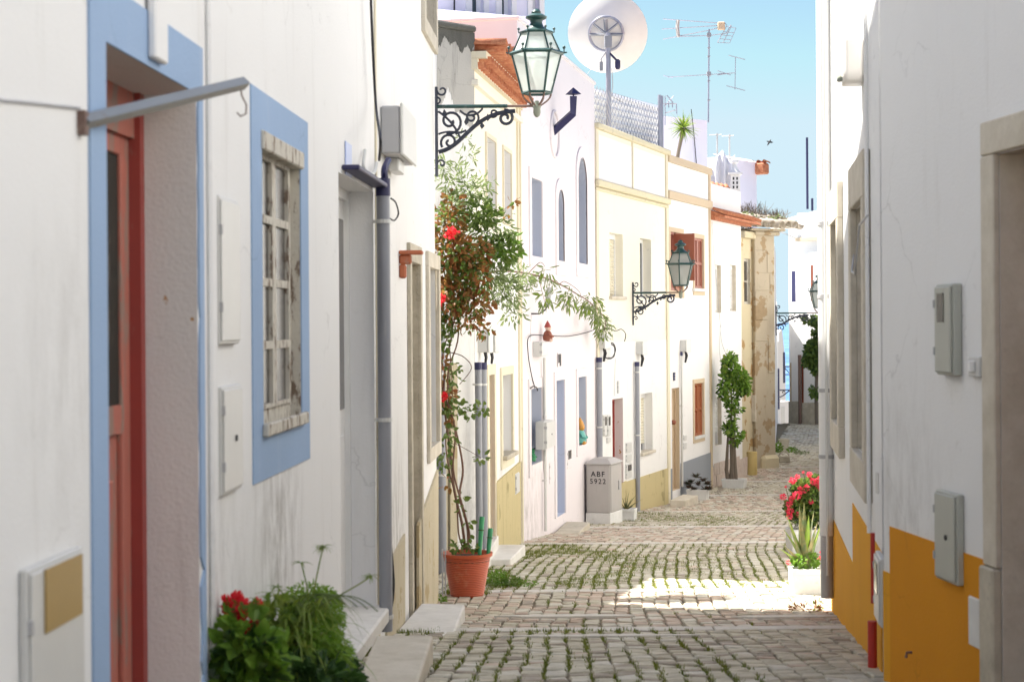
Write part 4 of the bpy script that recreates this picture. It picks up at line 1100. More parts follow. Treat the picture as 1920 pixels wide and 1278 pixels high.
# ================================================================ RUIN (cream plaster, sandstone pier)
H = Fac('ruined_house', 'peeling cream old house next to the sandstone pier', 'house', 1391, 41.2, 1416, 42.2)
Ht = H.z(1400, 438)
hh_ = [H.r(1395, 1407, 485, 570)]
H.wall(Ht, hh_, M['ruin'], rev=.1, depth=3, revmat=M['stonedk'])
pane_window(H, hh_[0], .09, M['oldwood'], 1, 2, 'glassold')
MB().box(-.03, H.L, -.12, .3, Ht-.12, Ht+.05).build('cornice', M['ruin'], H.root, bevel=.03, seg=2)
H.slab([(1409, 740), (1416, 740), (1416, 790), (1409, 790)], 0, .1, M['stone'], 'stone_block')
J = Fac('stone_pier', 'tall weathered sandstone wall end with peeling plaster and old tiles on top', 'wall', 1416, 41.9, 1453, 42.3)
Jt = J.z(1435, 434)
J.wall(Jt, [], M['pier'], depth=3)
# masonry courses, slightly proud and uneven
ys = [434, 470, 512, 545, 600, 640, 700, 745]
for a, b in zip(ys, ys[1:]):
    z1b = J.z(1435, a); z0b = J.z(1435, b); u = 0
    while u < J.L-.02:
        l = min(random.uniform(.3, .55), J.L-u)
        if random.random() < .75: box_obj('stone_block', (u+.01, u+l-.01, -random.uniform(.008, .03), -.0, z0b+.01, z1b-.01), M['pier'], J.root, bevel=.01)
        u += l
MB().box(-.05, J.L+.12, -.10, .6, Jt-.1, Jt).box(-.3, J.L+.2, -.22, .6, Jt+.003, Jt+.06).build('cornice', M['pier'], J.root, bevel=.03, seg=2)
box_obj('footing', (.15, J.L+.06, -.14, .2, .0, .62), M['ruin'], J.root, bevel=.08)
rf = MB().add([(-1.0, -.34, Jt+.08), (J.L+.3, -.34, Jt+.08), (J.L+.3, 2.4, Jt+.75), (-1.0, 2.4, Jt+.75)], [(0,1,2,3)]).build('roof', M['tileold'], J.root)
to = tile_mesh(.5, .12, M['tileold'])
tof = tile_mesh(.5, .11, M['tileold'], True)
for row in range(2):
    for i in range(8):
        for me, off, dz_ in ((to, 0, .08), (tof, .13, .1)):
            o = bpy.data.objects.new('tile', me); col.objects.link(o); o.parent = rf
            o.location = (-.85+off+i*.27, -.42+row*.42+random.uniform(-.05, .05), Jt+.09+row*.12+dz_-.03+random.uniform(-.02, .02)); o.rotation_euler = (.25, random.uniform(-.08, .08), random.uniform(-.1, .1))

# ================================================================ RIGHT SIDE
def D2(x, vp=1400, D0=9.2, x0=1640): return D0*(x0-vp)/(x-vp)
R2 = Fac('house', 'white house with stepped ochre base and two stone-framed windows, on the right', 'house', 1557, D2(1557), 1652, D2(1652))
R2t = EZ+4.6-R2.z0
wi = [R2.r(1568, 1580, 415, 790), R2.r(1608, 1630, 380, 850)]
R2.wall(R2t, wi, M['whiteA'], rev=.16, depth=6, revmat=[M['stone'], M['stone']])
for i, h in enumerate(wi):
    R2.ring(h, .17 if i == 0 else .16, .045, M['stone'], 'window_surround', wb=.22, wt=.26, bevel=.006)
    pane_window(R2, h, .13, M['whitewood'], 2, 3, 'glassold')
def stepped(F, poly, mat, out=.006, name='painted_base'): return F.slab(poly, 0, out, mat, name)
zA = R2.z(1600, 943); zB = R2.z(1600, 1056)
uA = R2.p(1600, 1000)[0]
# paint base: each level band stepped down away from the camera
MB().box(.0, uA, -.006, 0, -.3, zB).box(uA, R2.L, -.006, 0, -.3, zA).build('painted_base', M['orange2'], R2.root)
u35 = R2.p(1636, 900)[0]
MB().tube([(u35, -.02, zA+.02), (u35, -.02, R2t-.5)], .012, 6).build('wall_joint', M['whiteA'], R2.root)
r = R2.thing('wire', 'thin looping wire hanging across the larger stone window on the right', 'cable', 1601, 478, .06)
MB().tube([(0, -.0, 0), (.12, -.02, -.1), (.4, -.02, -.12), (.62, -.02, .02), (.8, -.02, .13), (1.3, -.01, .15)], .006, 6).build('wire', M['plasticgrey'], r, smooth=True)
R1 = Fac('house', 'shaded white house at the right edge with ochre base and stone doorway', 'house', 1655, 8.5, 1920, 8.5*1055/1320, ext1=5.5)
dr1 = R1.r(1872, 2120, 0, 10); hr1 = (dr1[0], dr1[1], .1, R1.z(1890, 285))
R1t = EZ+4.9-R1.z0
R1.wall(R1t, [hr1], M['whiteA'], rev=.28, depth=6, revmat=[M['stone']])
js = R1.r(1848, 1872, 0, 10); zl = R1.z(1870, 225)
zj = R1.z(1860, 1058)
MB().box(js[0], hr1[0], -.03, 0, zj, hr1[3]).build('door_jamb', M['stone'], R1.root, bevel=.006)
MB().box(js[0]-.01, hr1[0]+.0, -.045, 0, 0, zj-.004).build('jamb_base', M['stonedk'], R1.root, bevel=.008)
MB().box(js[0], hr1[1]+.2, -.03, 0, hr1[3]+.003, zl).build('lintel', M['stone'], R1.root, bevel=.006)
door_leaf(R1, hr1, .27, M['brown'])
uo = R1.p(1670, 1020)[0]; zo = R1.z(1760, 1018); zo2 = R1.z(1662, 1052)
MB().box(uo, js[0]-.012, -.006, 0, -.3, zo).build('painted_base', M['orange'], R1.root)
MB().box(.0, uo, -.006, 0, -.3, zo2-.05).build('painted_base', M['orange2'], R1.root)
hatch(R1, 1750, 1782, 532, 703, 'meter_box', 'greenish grey meter box with small window, high on the right-hand wall', M['metergreen'], .055, lock=False, window=(.25, .62, .58, .9))
hatch(R1, 1750, 1790, 922, 1090, 'meter_box', 'lower grey meter cabinet with keyhole, half over the ochre paint at right', M['metergreen'], .045)
r = hatch(R1, 1812, 1832, 668, 706, 'doorbell', 'white doorbell switch left of the stone doorway', M['plasticlight'], .03, door=False, cat='doorbell')
MB().box(-.012, .02, -.045, -.0225, .02, .07).build('button', M['whitewood'], r, bevel=.005)
hatch(R1, 1813, 1834, 1120, 1212, 'wall_plate', 'cream blank plate on the ochre paint beside the stone doorway', M['planter'], .02, door=False, cat='plate')
hatch(R2, 1638, 1647, 1040, 1165, 'meter_box', 'pale meter cabinet with red edge on the ochre wall above the red pipe', M['plasticlight'], .04, window=(.3, .8, .45, .9), lock=False)
downpipe(R2, 1637, 1000, 1130, .012, 'gas_pipe', 'thin red pipe running up the ochre wall', 'gutterorange')
downpipe(R2, 1636, 1165, 1250, .024, 'gas_pipe_sleeve', 'thick red pipe sleeve at the foot of the ochre wall', 'gutterorange')
r = R1.thing('rusty_bolt', 'small rusty bolt with a stain low on the ochre wall', 'bolt', 1712, 1222, 0)
MB().tube([(0, .0, 0), (0, -.03, .0), (-.0, -.035, -.025)], .007, 6).build('bolt', M['rusty'], r)
hatch(R1, 1640, 1645, 885, 925, 'wall_slot', 'small plaster slot in the white wall between the right-hand houses', M['plasticlight'], .01, door=False, cat='plate')
# white rainwater pipe and its grey lower half
r = downpipe(R2, 1551, 990, 1120, .05, 'drainpipe', 'tall white rainwater pipe with grey cast lower section at the right corner', 'plasticgrey', clips=(), out=.06)
P = r.location.copy(); r2 = R2.wp(1549, -80, .06).z-P.z; zq = R2.wp(1549, 1000, .06).z-P.z
MB().tube([(0, 0, zq), (0, 0, r2)], .056, 16).build('upper_pipe', M['whitewood'], r, smooth=True)
for yy in (416, 555, 732, 855):
    zz = R2.wp(1549, yy, .06).z-P.z; MB().tube([(0, 0, zz-.015), (0, 0, zz+.015)], .062, 14).box(-.01, .01, 0, .1, zz-.01, zz+.01).build('bracket', M['plasticgrey'], r)
MB().tube([(.13, -.0, zq-.3), (.13, -.0, r2)], .012, 6).build('side_cable', M['plasticlight'], r)
# wall lamp, cream curved casing
r = R2.thing('wall_light', 'cream curved bulkhead wall light high on the sunlit right-hand wall', 'wall light', 1618, 160, 0)
a = R2.r(1608, 1627, 62, 160, .06); h = a[3]-a[2]
MB().prism([(-.14, .05), (-.06, 0), (.10, 0), (.14, .04), (.14, h), (-.14, h)], -.12, 0).build('casing', M['dish'], r, bevel=.03, seg=3)
MB().tube([(-.14, -.125, .1), (-.06, -.135, .04), (.08, -.13, .03)], .014, 6).build('rim', M['greygreen'], r, smooth=True)
# next house on the right, beyond the pipe
R3 = Fac('house', 'white house wall on the right beyond the rainwater pipe, mostly hidden', 'house', 1590, 46, 1562, 14.6)
s_ = R3
R3.root.location.z = s_.z0
# facing left: rebuild as a plain body (its visible side is toward the street)
b0 = W(1562, 700, 14.6); b1 = W(1588, 700, 50)
mb = MB(); zt_ = EZ+3.9
q = [(b0.x, b0.y), (b0.x+7, b0.y), (b1.x+7, b1.y), (b1.x, b1.y)]
c = s_.root.location
inv = Matrix.Rotation(-s_.rz, 3, 'Z')
def loc(x, y, z): return tuple(inv @ Vector((x-c.x, y-c.y, z-c.z)))
mb.add([loc(x, y, -1) for x, y in q]+[loc(x, y, zt_) for x, y in q], [(0,3,2,1),(4,5,6,7),(0,1,5,4),(1,2,6,5),(2,3,7,6),(3,0,4,7)])
mb.build('wall', M['white'], s_.root)
mb = MB(); mb.add([loc(x-.25, y, zt_+.02) for x, y in q]+[loc(x-.25, y, zt_+.12) for x, y in q], [(0,3,2,1),(4,5,6,7),(0,1,5,4),(1,2,6,5),(2,3,7,6),(3,0,4,7)]); mb.build('roof', M['tile'], s_.root)

# unseen block added behind the camera to bounce sunlight into the street
o = MB().box(-11, 11, -3, 0, -2, 8.5).build('wall', M['white']); r = empty('house', 'unseen white block behind the camera, added to bounce fill light', 'house', (0, -9.5, gz(-9.5)))
o.parent = r
MB().box(-11.2, 11.2, -3.2, .25, 8.5, 8.7).build('roof', M['tile'], r)
GAPH = 6.5
# unseen block added behind the B-C gap, height set to trim the sun patch
o = MB().box(-3, 0, 0, 7.5, 0, GAPH).build('gap_shade_block', M['white']); o.location = (-3.3, 12.6, gz(16)-.3); o.rotation_euler = (0, 0, -.165)
tag(o, 'unseen white block at the back of the gap, added to shape the sun patch', 'house')

# ================================================================ ROOFTOPS
def houseblock(name, label, x0, D0, x1, D1, ytop, depth, mat, ybot=None, holes=(), rev=.15, revmat=None, cat='house'):
    f = Fac(name, label, cat, x0, D0, x1, D1)
    base = f.root
    t = f.z((x0+x1)/2, ytop)
    hs = [f.r(*h) for h in holes]
    f.wall(t, hs, M[mat], rev=rev, depth=depth, revmat=revmat)
    f.hs = hs; f.top = t
    return f
K = houseblock('house', 'tall shade-tinted white house behind the terracotta eave and first lantern', 790, 27.5, 1014, 28.5, -160, 5, 'lav', holes=[(882, 906, -120, 46), (938, 958, -120, 45), (997, 1010, -120, 26)])
for h in K.hs: pane_window(K, h, .14, M['whitewood'], 1, 1, 'glass', fr=.04)
for h in K.hs: K.ring(h, .09, .03, M['cleanwhite'], 'window_surround', wb=.05)
zz = K.z(900, 47)
MB().box(-.1, K.L*.82, -1.0, -.005, zz-1.2, zz).build('terrace_parapet', M['lav'], K.root, bevel=.01)
cable('cable', 'black cable running down the tall shade-tinted house wall', [K.wp(851, -60, .05), K.wp(852, 0, .05), K.wp(851, 47, .05)], .015)
# shade-tinted wall behind the yucca
K2 = houseblock('house', 'plain shade-tinted white block behind the rooftop yucca', 1243, 40, 1329, 41, 222, 4, 'lav')
cable('cable', 'thin black wire down the shade-tinted block beside the yucca', [K2.wp(1296, 205, .03), K2.wp(1301, 250, .03), K2.wp(1306, 310, .03)], .01)
K3 = houseblock('house', 'distant shade-tinted white house with a terracotta roof corner behind the ornamental chimney', 1350, 50, 1421, 52, 300, 4, 'lav')
zz = K3.top
MB().box(K3.L*.96, K3.L+.28, -.3, .5, zz-.35, zz-.02).build('roof_corner', M['tile'], K3.root, bevel=.04)
for k in range(4):
    o = bpy.data.objects.new('tile', tg); col.objects.link(o); o.parent = K3.root; o.location = (K3.L+.3, -.25+k*.2, zz-.02); o.rotation_euler = (.1, 0, PI/2+.1)
MB().add([(0, -.03, zz), (K3.L, -.03, zz), (K3.L, .2, zz+.1), (0, .2, zz+.1)], [(0,1,2,3)]).build('coping', M['cleanwhite'], K3.root)
# corrugated shed and chain-link fence on E's roof
S = Fac('roof_shed', 'white corrugated metal shed on the flat roof under the satellite dish', 'shed', 1112, 31.8, 1242, 34.6)
zb_ = S.z(1180, 292)-.6; ztp = S.z(1180, 184)
mb = MB(); n = 46
pitch = (ztp-zb_)/14
for k in range(14):
    z_ = zb_+k*pitch
    mb.add([(0, 0, z_), (S.L, 0, z_), (S.L, -.05, z_+pitch*.5), (0, -.05, z_+pitch*.5), (S.L, 0, z_+pitch), (0, 0, z_+pitch)], [(0, 1, 2, 3), (3, 2, 4, 5)])
mb.build('cladding', M['corr'], S.root)
MB().box(0, S.L, .01, 2.0, zb_, ztp+.01).build('body', M['corr'], S.root)
Fn = Fac('chain_link_fence', 'chain-link fence with double steel post along the flat cream roof', 'fence', 1118, 30.6, 1243, 34.0)
zb_ = Fn.z(1180, 292)-.4; zt1 = Fn.z(1180, 184)
mb = MB(); st = .16; hF = zt1-zb_; u = -hF
while u < Fn.L:
    for sg in (1, -1):
        a0, a1 = (u, u+hF)
        zz0, zz1 = (zb_, zt1) if sg == 1 else (zt1, zb_)
        c0, c1 = max(a0, 0), min(a1, Fn.L)
        if c1 <= c0: continue
        f0 = (c0-a0)/(a1-a0); f1 = (c1-a0)/(a1-a0)
        mb.tube([(c0, 0, zz0+(zz1-zz0)*f0), (c1, 0, zz0+(zz1-zz0)*f1)], .0055, 3, False)
    u += st
tag(mb.build('mesh', M['steel'], Fn.root), kind='stuff')
zpt = Fn.z(1241, 180)
for k, uu in enumerate((Fn.L-.10, Fn.L+.04)): MB().tube([(uu, 0, zb_), (uu, 0, zpt)], .035, 8).build('post', M['steel'], Fn.root, smooth=True)
# satellite dish
P = W(1141, 186, 32)
r = empty('satellite_dish', 'large cream satellite dish on a steel mast above the roofs', 'satellite dish', P-Vector((0, 0, 1.2)))
hm = 1.2+(W(1141, 62, 32).z-P.z)
MB().tube([(0, 0, 0), (0, 0, hm)], .05, 10).build('mast', M['steel'], r, smooth=True)
Rr = .76
dm = Matrix.Translation((-.02, .22, hm+.02)) @ Matrix.Rotation(R(-9), 4, 'Z') @ Matrix.Rotation(R(-76), 4, 'X')
mb = MB(); mb.m = dm
N = 10; prof = [(Rr*i/N+.001, .24*(i/N)**2) for i in range(N+1)]
prof += [(Rr, .25)]+[(Rr*i/N+.001, .24*(i/N)**2+.014) for i in range(N, -1, -1)]
mb.lathe(prof, n=40); mb.build('reflector', M['dish'], r, smooth=True)
mb = MB(); mb.m = dm
mb.tube([(.32*math.cos(2*PI*i/24), .32*math.sin(2*PI*i/24), -.03) for i in range(25)], .028, 8).build('back_ring', M['steel'], r, smooth=True)
mb = MB(); mb.m = dm
mb.tube([(-.32, 0, -.05), (.32, .02, -.05)], .03, 4); mb.tube([(-.24, -.2, -.05), (0, -.02, -.14)], .022, 4); mb.tube([(.24, -.2, -.05), (0, -.02, -.14)], .022, 4); mb.tube([(0, 0, -.05), (0, -.28, -.08)], .04, 4)
mb.build('mount_bars', M['pipe'], r)
MB().box(-.07, .07, -.06, .1, hm-.28, hm-.05).build('mount_bracket', M['pipe'], r, bevel=.01)
MB().tube([(0, 0, hm-.3), (-.14, -.05, hm-.5), (-.12, -.05, hm-.62)], .012, 6).box(-.17, -.1, -.08, 0, hm-.72, hm-.55).build('hanging_bracket', M['pipe'], r)
MB().tube([(0, 0, hm-.35), (.14, -.1, hm-.52)], .02, 6).lathe([(.03, -.1), (.05, -.06), (.05, .06), (.02, .09)], (.17, -.1, hm-.6), 12).build('feed_unit', M['navy'], r, smooth=True)
cable('cable', 'guy wire from the satellite dish mast to the pink parapet', [W(1124, 112, 32), W(1110, 128, 31), W(1099, 142, 29.5)], .004, 'plasticgrey')
cable('cable', 'cable running down the satellite dish mast to the roof', [W(1147, 128, 31.9), W(1149, 160, 31.9), W(1148, 180, 31.9), W(1168, 192, 31.8)], .008, 'plasticgrey')
# tall TV antenna mast
DA = 42
def wseg(mb, base, pts, r_, D=DA, n=5): mb.tube([W(x, y, D+(d[0] if d else 0))-base for x, y, *d in pts], r_, n)
B0 = W(1328, 224, DA)
r = empty('tv_antenna', 'tall steel mast with two TV antennas above the shade-tinted block', 'antenna', B0)
mb = MB(); wseg(mb, B0, [(1328, 230), (1329.5, 55)], .022); mb.build('mast', M['steel'], r, smooth=True)
mb = MB()
for pts in ([(1243, 36), (1352, 44)], [(1241, 55), (1352, 48)], [(1243, 74), (1330, 57), (1356, 50)], [(1272, 69), (1330, 67), (1362, 63), (1370, 47)]): wseg(mb, B0, pts, .011)
mb.build('upper_boom', M['steel'], r)
mb = MB(); wseg(mb, B0, [(1271, 38), (1270, 52), (1272, 70)], .045, n=4); mb.build('plastic_spacer', M['cab'], r)
MB().box(*(lambda p: (p.x-.10, p.x+.08, -.05, .05, p.z-.10, p.z+.10))(W(1353, 49, DA)-B0)).build('dipole_box', M['tan'], r, bevel=.02)
mb = MB()
for pts in ([(1358, 42), (1363, 48), (1358, 58)], [(1345, 80), (1368, 81)], [(1349, 73), (1371, 75)], [(1353, 66), (1374, 68)], [(1357, 60), (1377, 62)], [(1362, 50), (1380, 53)], [(1345, 80), (1362, 50)], [(1368, 81), (1380, 53)], [(1356, 80), (1372, 48)]): wseg(mb, B0, pts, .008)
mb.build('reflector_grid', M['steel'], r)
mb = MB()
for pts in ([(1252, 145), (1378, 137)], [(1379, 107), (1378, 168)], [(1366, 104), (1397, 112)], [(1362, 161), (1397, 170)], [(1345, 133), (1370, 141)], [(1345, 141), (1372, 137)], [(1244, 142), (1262, 146)]): wseg(mb, B0, pts, .010)
mb.build('lower_boom', M['steel'], r)
mb = MB(); 
for yy in (66, 139): p = W(1329, yy, DA)-B0; mb.box(p.x-.05, p.x+.05, -.05, .05, p.z-.05, p.z+.05)
for yy in (90, 106, 152, 188): p = W(1329, yy, DA)-B0; mb.box(p.x-.035, p.x+.035, -.03, .03, p.z-.012, p.z+.012)
mb.build('clamp', M['pipe'], r)
B1 = W(1247, 235, 36)
r = empty('tv_antenna', 'small antenna on the roof between the fence post and the yucca', 'antenna', B1)
mb = MB()
for pts in ([(1247, 235), (1247, 180)], [(1243, 195), (1269, 195)], [(1268, 195), (1269, 214)], [(1250, 179), (1262, 193)], [(1246, 200), (1263, 180)], [(1253, 190), (1254, 202)], [(1260, 190), (1261, 202)], [(1248, 212), (1268, 206)]): wseg(mb, B1, pts, .012, 36)
mb.build('aerial', M['steel'], r)
for i, (x, y0, y1, D, lab) in enumerate(((1345, 330, 250, 44, 'thin pole with short crossbar above the draped sheet'), (1368, 330, 252, 46, 'thin pole with crossbar above the ornamental chimney'), (1514, 392, 258, 62, 'tall thin dark mast on the far right house'), (1523, 395, 372, 62, 'short dark rod on the far right house'))):
    P = W(x, y0, D); h = (y0-y1)*D/FPX
    r = empty('pole', lab, 'pole', P)
    MB().tube([(0, 0, 0), (0, 0, h)], .022 if i < 2 else .045, 6).build('mast', M['plasticlight'] if i < 2 else M['navy'], r)
    if i < 2: MB().tube([(-.2, 0, h*.96), (.12, 0, h*.97)], .015, 5).build('crossbar', M['plasticlight'], r); MB().tube([(-.12, 0, h*.3), (.15, 0, h*.5)], .01, 5).build('crossbar', M['plasticlight'], r)
# draped sheet
Bs = W(1355, 350, 43)
r = empty('hanging_sheet', 'white sheet draped on the roof terrace left of the ornamental chimney', 'sheet', Bs)
mb = MB(); nx, nz = 16, 6; vs = []; fs = []
for i in range(nx+1):
    for j in range(nz+1):
        t = i/nx; x = (-22+42*t)/FPX*43; zt_ = (30+38*(1-abs(t-.5)*1.5) if t > .3 else 30+t*60)/FPX*43
        vs.append((x, .12*math.sin(t*19)*(1-j/nz*.5), -.2+(zt_+.2)*(j/nz)))
for i in range(nx):
    for j in range(nz): a = i*(nz+1)+j; fs.append((a, a+nz+1, a+nz+2, a+1))
mb.add(vs, fs).build('cloth', M['cloth'], r, smooth='all').modifiers.new('thickness', 'SOLIDIFY').thickness = .02
# terrace wall with a few tiles, and the white ornamental chimney
P = W(1350, 352, 41.5)
r = empty('tiled_coping', 'short run of red tiles on the terrace wall below the draped sheet', 'coping', P)
MB().box(-.35, .2, -.1, .4, -.5, 0).build('wall', M['cleanwhite'], r)
for k in range(5):
    o = bpy.data.objects.new('tile', tg); col.objects.link(o); o.parent = r; o.location = (-.28+k*.11, -.14, .02-k*.02); o.rotation_euler = (.3, 0, 0)
P = W(1378, 358, 43)
r = empty('ornamental_chimney', 'white pierced Algarve chimney with little dome on the low white house', 'chimney', P)
k = 43/FPX
MB().box(-.12, .12, -.12, .12, -.3, 30*k).build('shaft', M['cleanwhite'], r, bevel=.01)
MB().box(-.17, .17, -.17, .17, 30*k, 34*k).lathe([(.15, 34*k), (.10, 40*k), (.06, 46*k), (.055, 52*k)], n=12).build('dome', M['cleanwhite'], r, smooth=True)
MB().box(-.09, .09, -.09, .09, 52*k, 58*k).build('finial', M['cleanwhite'], r, bevel=.01)
for i in range(2):
    for j in range(3): box_obj('slot', (-.07+i*.09, -.03+i*.09, -.125, -.119, (4+j*8)*k, (9+j*8)*k), M['black'], r)
# bird
P = W(1443, 267, 60)
r = empty('bird', 'small dark swallow flying in the blue sky', 'bird', P)
mb = MB(); mb.tube([(-.09, 0, -.12), (-.05, 0, -.06), (0, 0, .02), (.03, 0, .07), (.05, 0, .1)], [.004, .025, .034, .022, .004], 8).build('body', M['black'], r, smooth=True)
MB().add([(0, 0, .03), (.07, -.02, .03), (.13, -.03, -.01), (.05, 0, -.03), (0, .01, .0)], [(0, 1, 2, 3, 4)]).add([(0, 0, .03), (-.05, .03, .06), (-.11, .05, .05), (-.05, .02, .0)], [(0, 1, 2, 3)]).build('wings', M['black'], r).modifiers.new('thickness', 'SOLIDIFY').thickness = .006

# ================================================================ FAR HOUSES
X1 = Fac('house', 'far white corner house with dark shutters at the end of the street', 'house', 1480, 61.1, 1499, 60.7)
t = X1.z(1489, 425)
hx_ = [X1.r(1484, 1492, 508, 566)]
X1.wall(t, hx_, M['cleanwhite'], depth=4, rev=.1)
louver(X1, (hx_[0][0], hx_[0][1], hx_[0][2], hx_[0][3]), .0, M['navy'])
MB().box(-.45, X1.L+.1, -.5, .2, t-.05, t+.1).build('eave_cornice', M['cream'], X1.root, bevel=.04)
rr_ = MB().add([(-.5, -.6, t+.12), (X1.L+.1, -.6, t+.12), (X1.L+.1, 1.5, t+.7), (X1.L*.7, 1.5, t+.7)], [(0,1,2,3)]).build('roof', M['tileold'], X1.root)
box_obj('door', (.03, .1, -.01, .0, X1.z(1487, 780), X1.z(1487, 680)), M['tandoor'], X1.root)
X1.slab([(1480, 752), (1499, 752), (1499, 810), (1480, 810)], 0, .04, M['stonedk'], 'dado')
X2 = Fac('house', 'far right white house with brown shutters, balcony lantern and bougainvillea', 'house', 1497, 60.4, 1600, 58.5)
t = X2.z(1520, 398)
hx2 = [X2.r(1520, 1525, 497, 564), X2.r(1503, 1507, 672, 780)]
X2.wall(t, hx2, M['white'], depth=4, rev=.1)
for h in hx2: louver(X2, h, .0, M['brown'], 1)
MB().box(0, X2.L, -.12, 0, X2.z(1520, 448)-.06, X2.z(1520, 448)+.06).build('string_course', M['tan'], X2.root)
X2.slab([(1499, 755), (1600, 752), (1600, 815), (1499, 815)], 0, .04, M['stonedk'], 'dado')
downpipe(X2, 1500, 665, 795, .06, 'drainpipe', 'brown pipe down the far corner house', 'rusty')
X0 = Fac('house', 'unseen white block behind the sandstone pier, added to shade the far houses', 'house', 1450, 43.6, 1458, 66)  # added block; its stepped top sets the shadow line at the street's end
X0.wall([(0, EZ+2.3-X0.z0), (X0.L*.66, EZ+2.3-X0.z0), (X0.L*.72, EZ+.7-X0.z0), (X0.L, EZ+.7-X0.z0)], [], M['white'], depth=5)
# far row of low white houses going down to the sea
for (x0, x1, D, yt, lab) in ((1440, 1463, 75, 640, 'far low white house just right of the sandstone pier'), (1462, 1484, 85, 752, 'far white yard wall and gate at the bottom of the street'), (1461, 1473, 100, 622, 'far white gabled house with small chimney near the sea')):
    f = Fac('house' if yt < 700 else 'yard_wall', lab, 'house' if yt < 700 else 'wall', x0, D, x1, D+.6)
    t = f.z((x0+x1)/2, yt)
    top = [(0, t), (f.L, t)] if yt != 622 else [(0, t), (f.L*.5, t+.15), (f.L, t-1.8)]
    f.wall(top, [], M['cleanwhite'], depth=3)
    if yt != 752: MB().box(f.L*.6, f.L*.9, -.02, 0, t-3, t-1.2).build('window', M['navy'], f.root)
    else: MB().box(.1, .35, -.02, 0, -1, t-.25).build('gate', M['plasticlight'], f.root)
r = empty('balcony_rail', 'small dark balcony railing on the far white house by the sea', 'railing', W(1471, 702, 74))
MB().tube([(0, 0, .35), (.35, 0, .35)], .03, 5).tube([(0, 0, 0), (.35, 0, 0)], .02, 5).tube([(0, 0, .3), (.35, 0, -.1)], .02, 5).build('rail', M['black'], r)

